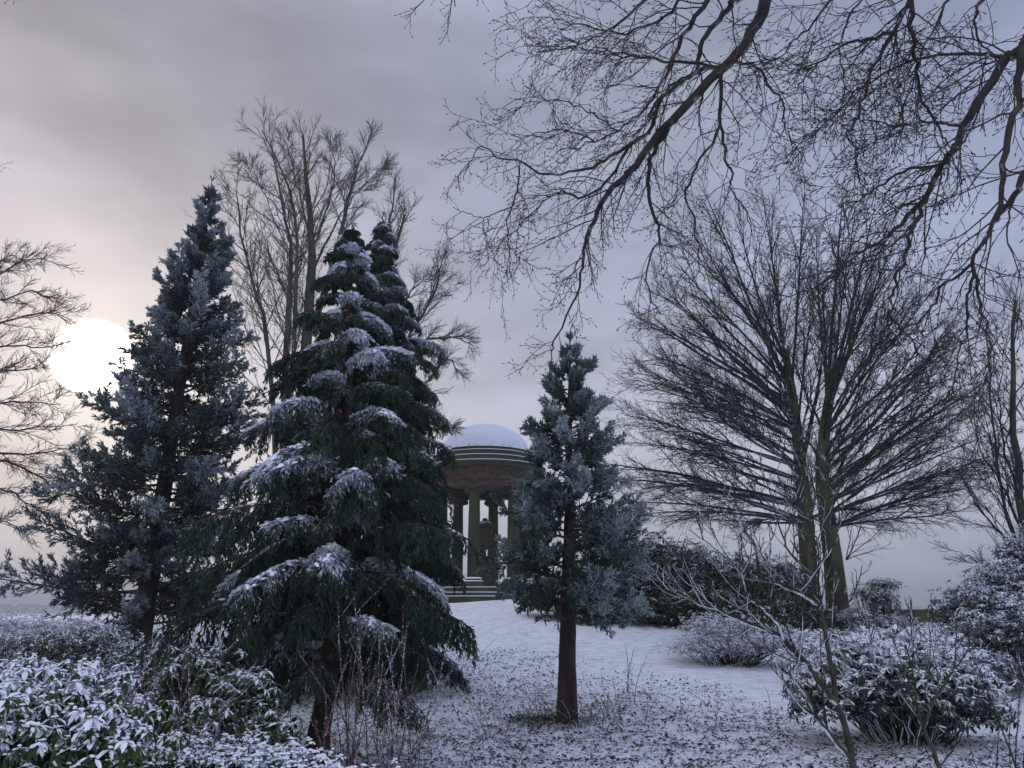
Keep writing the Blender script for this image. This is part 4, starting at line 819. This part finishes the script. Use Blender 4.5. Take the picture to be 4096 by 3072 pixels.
shrub('bramble_patch', 'pale frosted bramble bank at the left edge below the misty fields', 'shrub', 46,
      [blob(15, 645, 14, 1.6, 1.0, .42), blob(70, 640, 15, 1.3, 1.0, .36), blob(-40, 640, 14, 1.6, 1, .5)], 3200, 5, .07, .03, BRAMBLE, tpl=LEAF4, droop=.2, snow=.9, shell=.2, pads=0.015)
# rhododendron hedge behind the lawn
shrub('rhododendron_hedge', 'long dark rhododendron hedge behind the lawn, reaching from the young redwood to the twin trunks', 'hedge', 47,
      [blob(608, 590, 25, 1.3, 1.1, 1.15), blob(650, 582, 25, 1.35, 1.2, 1.35), blob(693, 590, 25, 1.25, 1.1, 1.25), blob(738, 598, 25, 1.2, 1.1, 1.15), blob(775, 600, 25, 1.2, 1.1, 1.1), blob(560, 600, 25.5, 1.1, 1, .9),
       blob(640, 612, 24.6, 1.2, 1, .8), blob(700, 614, 24.4, 1.3, 1, .75), blob(760, 617, 24.6, 1.2, 1, .7), blob(590, 615, 24.6, 1.1, 1, .7)], 11000, 7, .15, .055, HEDGE, tpl=LEAF4, droop=.35, snow=.55, shell=.62)
shrub('bramble_patch', 'snow covered bramble mound on the lawn edge below the hedge', 'shrub', 48,
      [blob(722, 638, 18.5, 1.1, .9, .55), blob(700, 650, 18.2, .9, .8, .35), blob(760, 648, 18, 1.0, .8, .35)], 3000, 4, .06, .025, BRAMBLE, tpl=LEAF4, droop=.2, snow=.8, shell=.15, pads=0.011)
shrub('rhododendron_shrub', 'broad snow topped rhododendron mound on the right behind the two saplings', 'shrub', 49,
      [blob(880, 692, 10.2, .85, .7, .62), blob(935, 697, 10.2, .75, .7, .58), blob(835, 700, 10.3, .55, .6, .45), blob(905, 675, 10.6, .8, .7, .50), blob(960, 712, 10.2, .5, .5, .42)], 2900, 8, .105, .036, HEDGE_R, tpl=LEAF8, droop=.55, snow=.6, upb=1.2, shell=.6, pads=0.02)
shrub('holly_bush', 'small frosted holly bush standing against the garden wall right of the twin trunks', 'shrub', 50,
      [blob(880, 603, 22, .55, .6, .45), blob(870, 622, 22, .8, .6, .4), blob(893, 628, 21.5, .8, .7, .35), blob(882, 586, 22, .55, .5, .22), blob(862, 594, 22, .45, .4, .2)], 1500, 6, .075, .035, HEDGE_R, tpl=LEAF4, droop=.2, snow=.6, shell=.25)
shrub('holly_bush', 'large frosted evergreen bush at the right edge beside the end of the wall', 'shrub', 51,
      [blob(975, 615, 15.5, .75, .7, .55), blob(1008, 600, 16, .8, .8, .8), blob(1046, 575, 16, .7, .9, 1.0), blob(1000, 640, 15, 1.1, .8, .55), blob(1015, 560, 16.2, .3, .5, .45), blob(1040, 640, 15, 1.0, .9, .9)], 5200, 6, .10, .038, HEDGE_R, tpl=LEAF4, droop=.35, snow=.6, shell=.35)
shrub('bramble_patch', 'snowy low growth between the wall and the broad rhododendron mound', 'shrub', 52,
      [blob(850, 656, 15.5, 1.2, .8, .36), blob(905, 660, 15, 1.2, .8, .36), blob(955, 664, 15, 1.0, .8, .34), blob(815, 644, 18, 1.0, .7, .3)], 3400, 5, .08, .03, HEDGE_R, tpl=LEAF4, droop=.2, snow=1.1, shell=.15, pads=0.02)
shrub('ivy_clump', 'dark ivy and sprouting leaves around the foot of the twin trunks', 'plant', 53,
      [blob(822, 622, 25.2, .95, .6, .45)], 900, 5, .10, .05, HEDGE, tpl=LEAF4, droop=.3, snow=.5, shell=.4)

shrub('leaf_pile', 'dark dead leaves and brambles heaped round the foot of the young redwood', 'leaves', 54,
      [blob(567, 727, 12.0, .75, .6, .10), blob(540, 722, 12.2, .6, .5, .10), blob(600, 726, 12.2, .6, .5, .08)], 1300, 4, .055, .03, HEDGE, tpl=LEAF4, droop=.2, snow=-.2, shell=.1, stem=False)
# ------------------------------------------------------------------ litter, grass and fallen twigs
LITM = snow_mat('leaf_litter', two((.014, .013, .013), (.06, .05, .04), 6, vv=.6), thr=.66, k=4, nscale=25, namp=1.2, twosided=.7)
GRASSM = snow_mat('dead_grass', two((.05, .045, .035), (.17, .14, .10), 6, vv=.6), thr=.35, k=3, nscale=25, namp=2.2, twosided=.5, attr=.6)
rg = np.random.default_rng(500)
def scatter(n, x0, x1, y0, y1, keep=True):
    y = y0 + (y1 - y0) * rg.random(n) ** 1.25; x = rg.uniform(-1, 1, n) * (y * .72 + .6)
    m_ = (rg.random(n) < litter(x, y) * (.35 + 1.3 * np.clip(vnoise(x, y, 1.4, 11) + .5, 0, 1))) if keep else np.ones(n, bool)
    x, y = x[m_], y[m_]; return np.stack([x, y, gz(x, y)], -1)
p = scatter(70000, 0, 0, 6.2, 20); n = len(p); mb = MB()
a = rg.uniform(0, 6.3, n); d = np.stack([np.cos(a), np.sin(a), rg.normal(.25, .35, n)], -1); up = nz(np.stack([rg.normal(0, .55, n), rg.normal(0, .55, n), np.ones(n)], -1))
L = rg.uniform(.025, .08, n); leaves(mb, LEAF4, p + [0, 0, .004], d, up, L, L * rg.uniform(.35, .8, n), 0, rg.random(n)); tag(mb.build('leaf_litter', LITM), 'dark fallen leaves poking out of the thin snow', 'leaves', kind='stuff')
def blades(name, label, n, y0, y1, hr, wv, mat, keepf=None, lean=.5):
    p = scatter(n, 0, 0, y0, y1)
    if keepf is not None: p = p[keepf(p)]
    m_ = len(p); mb = MB(); d = np.stack([rg.normal(0, lean, m_), rg.normal(0, lean, m_), np.ones(m_)], -1); L = rg.uniform(hr[0], hr[1], m_)
    c_ = grow(rg, p - [0, 0, .01], d, L, 3, .15, (0, 0, -1), .2); tube(mb, c_, taper(np.full(m_, wv), 3, .3), 3, rg.random((m_, 1)) * np.ones((1, 4)), rg.random((m_, 1)) * np.ones((1, 4)))
    tag(mb.build(name, mat), label, 'grass', kind='stuff')
blades('grass', 'dead grass stubble sticking out of the snow', 26000, 6.2, 17, (.03, .13), .0026, GRASSM, lean=.9)
blades('tall_grass', 'frosted tall dead grass on the left bank', 30000, 11, 24, (.2, .65), .0042, GRASSM, keepf=lambda p: (p[:, 0] < -5.2) & (p[:, 0] > -16), lean=.3)
blades('rough_grass', 'rough grass under the conifers', 30000, 8, 26, (.06, .22), .0036, GRASSM, keepf=lambda p: (p[:, 0] < -.8), lean=.6)
p = scatter(520, 0, 0, 6.4, 15); n = len(p); a = rg.uniform(0, 6.3, n); mb = MB(); c_ = grow(rg, p + [0, 0, .012], np.stack([np.cos(a), np.sin(a) * .5, rg.normal(.05, .06, n)], -1), rg.uniform(.15, .8, n), 7, .14, (0, 0, -1), .02)
c_[:, :, 2] = np.maximum(c_[:, :, 2], gz(c_[:, :, 0], c_[:, :, 1]) + .004); tube(mb, c_, taper(rg.uniform(.003, .007, n), 7, .4), 4); tag(mb.build('fallen_twigs', BRAMBLE), 'thin fallen twigs lying on the snow', 'twigs', kind='stuff')

# repeats of one kind share a group (autogroup)
GRP = {'bare_tree': 'bare winter trees', 'redwood_tree': 'frosted redwoods', 'cypress_tree': 'snow laden cypresses', 'sapling': 'saplings in the right foreground', 'shrub_shoots': 'clumps of tall bare shoots',
       'dead_stalks': 'dead stalks on the litter', 'rhododendron_shrub': 'snowy rhododendrons', 'bramble_patch': 'snowy bramble patches', 'holly_bush': 'frosted evergreen bushes by the wall', 'twig_spray': 'twig sprays hanging from the top edge'}
for o in list(COL.objects):
    if o.parent is None and 'label' in o.keys() and o.name.split('.')[0] in GRP: o['group'] = GRP[o.name.split('.')[0]]

# ------------------------------------------------------------------ winter haze
mb = MB(); box(mb, (0, 950, 12), (6000, 2900, 46)); hz = mb.build('haze', None); tag(hz, 'thin winter haze over the ground', 'haze', kind='stuff')
hm = bpy.data.materials.new('haze'); hm.use_nodes = True; hm.node_tree.nodes.clear(); n = NT(hm.node_tree)
pv = n.n('ShaderNodeVolumePrincipled', {'Color': (.78, .82, .90, 1), 'Density': .0010, 'Anisotropy': .2}); n.n('ShaderNodeOutputMaterial', {'Volume': pv.outputs[0]})
hz.data.materials.clear(); hz.data.materials.append(hm)
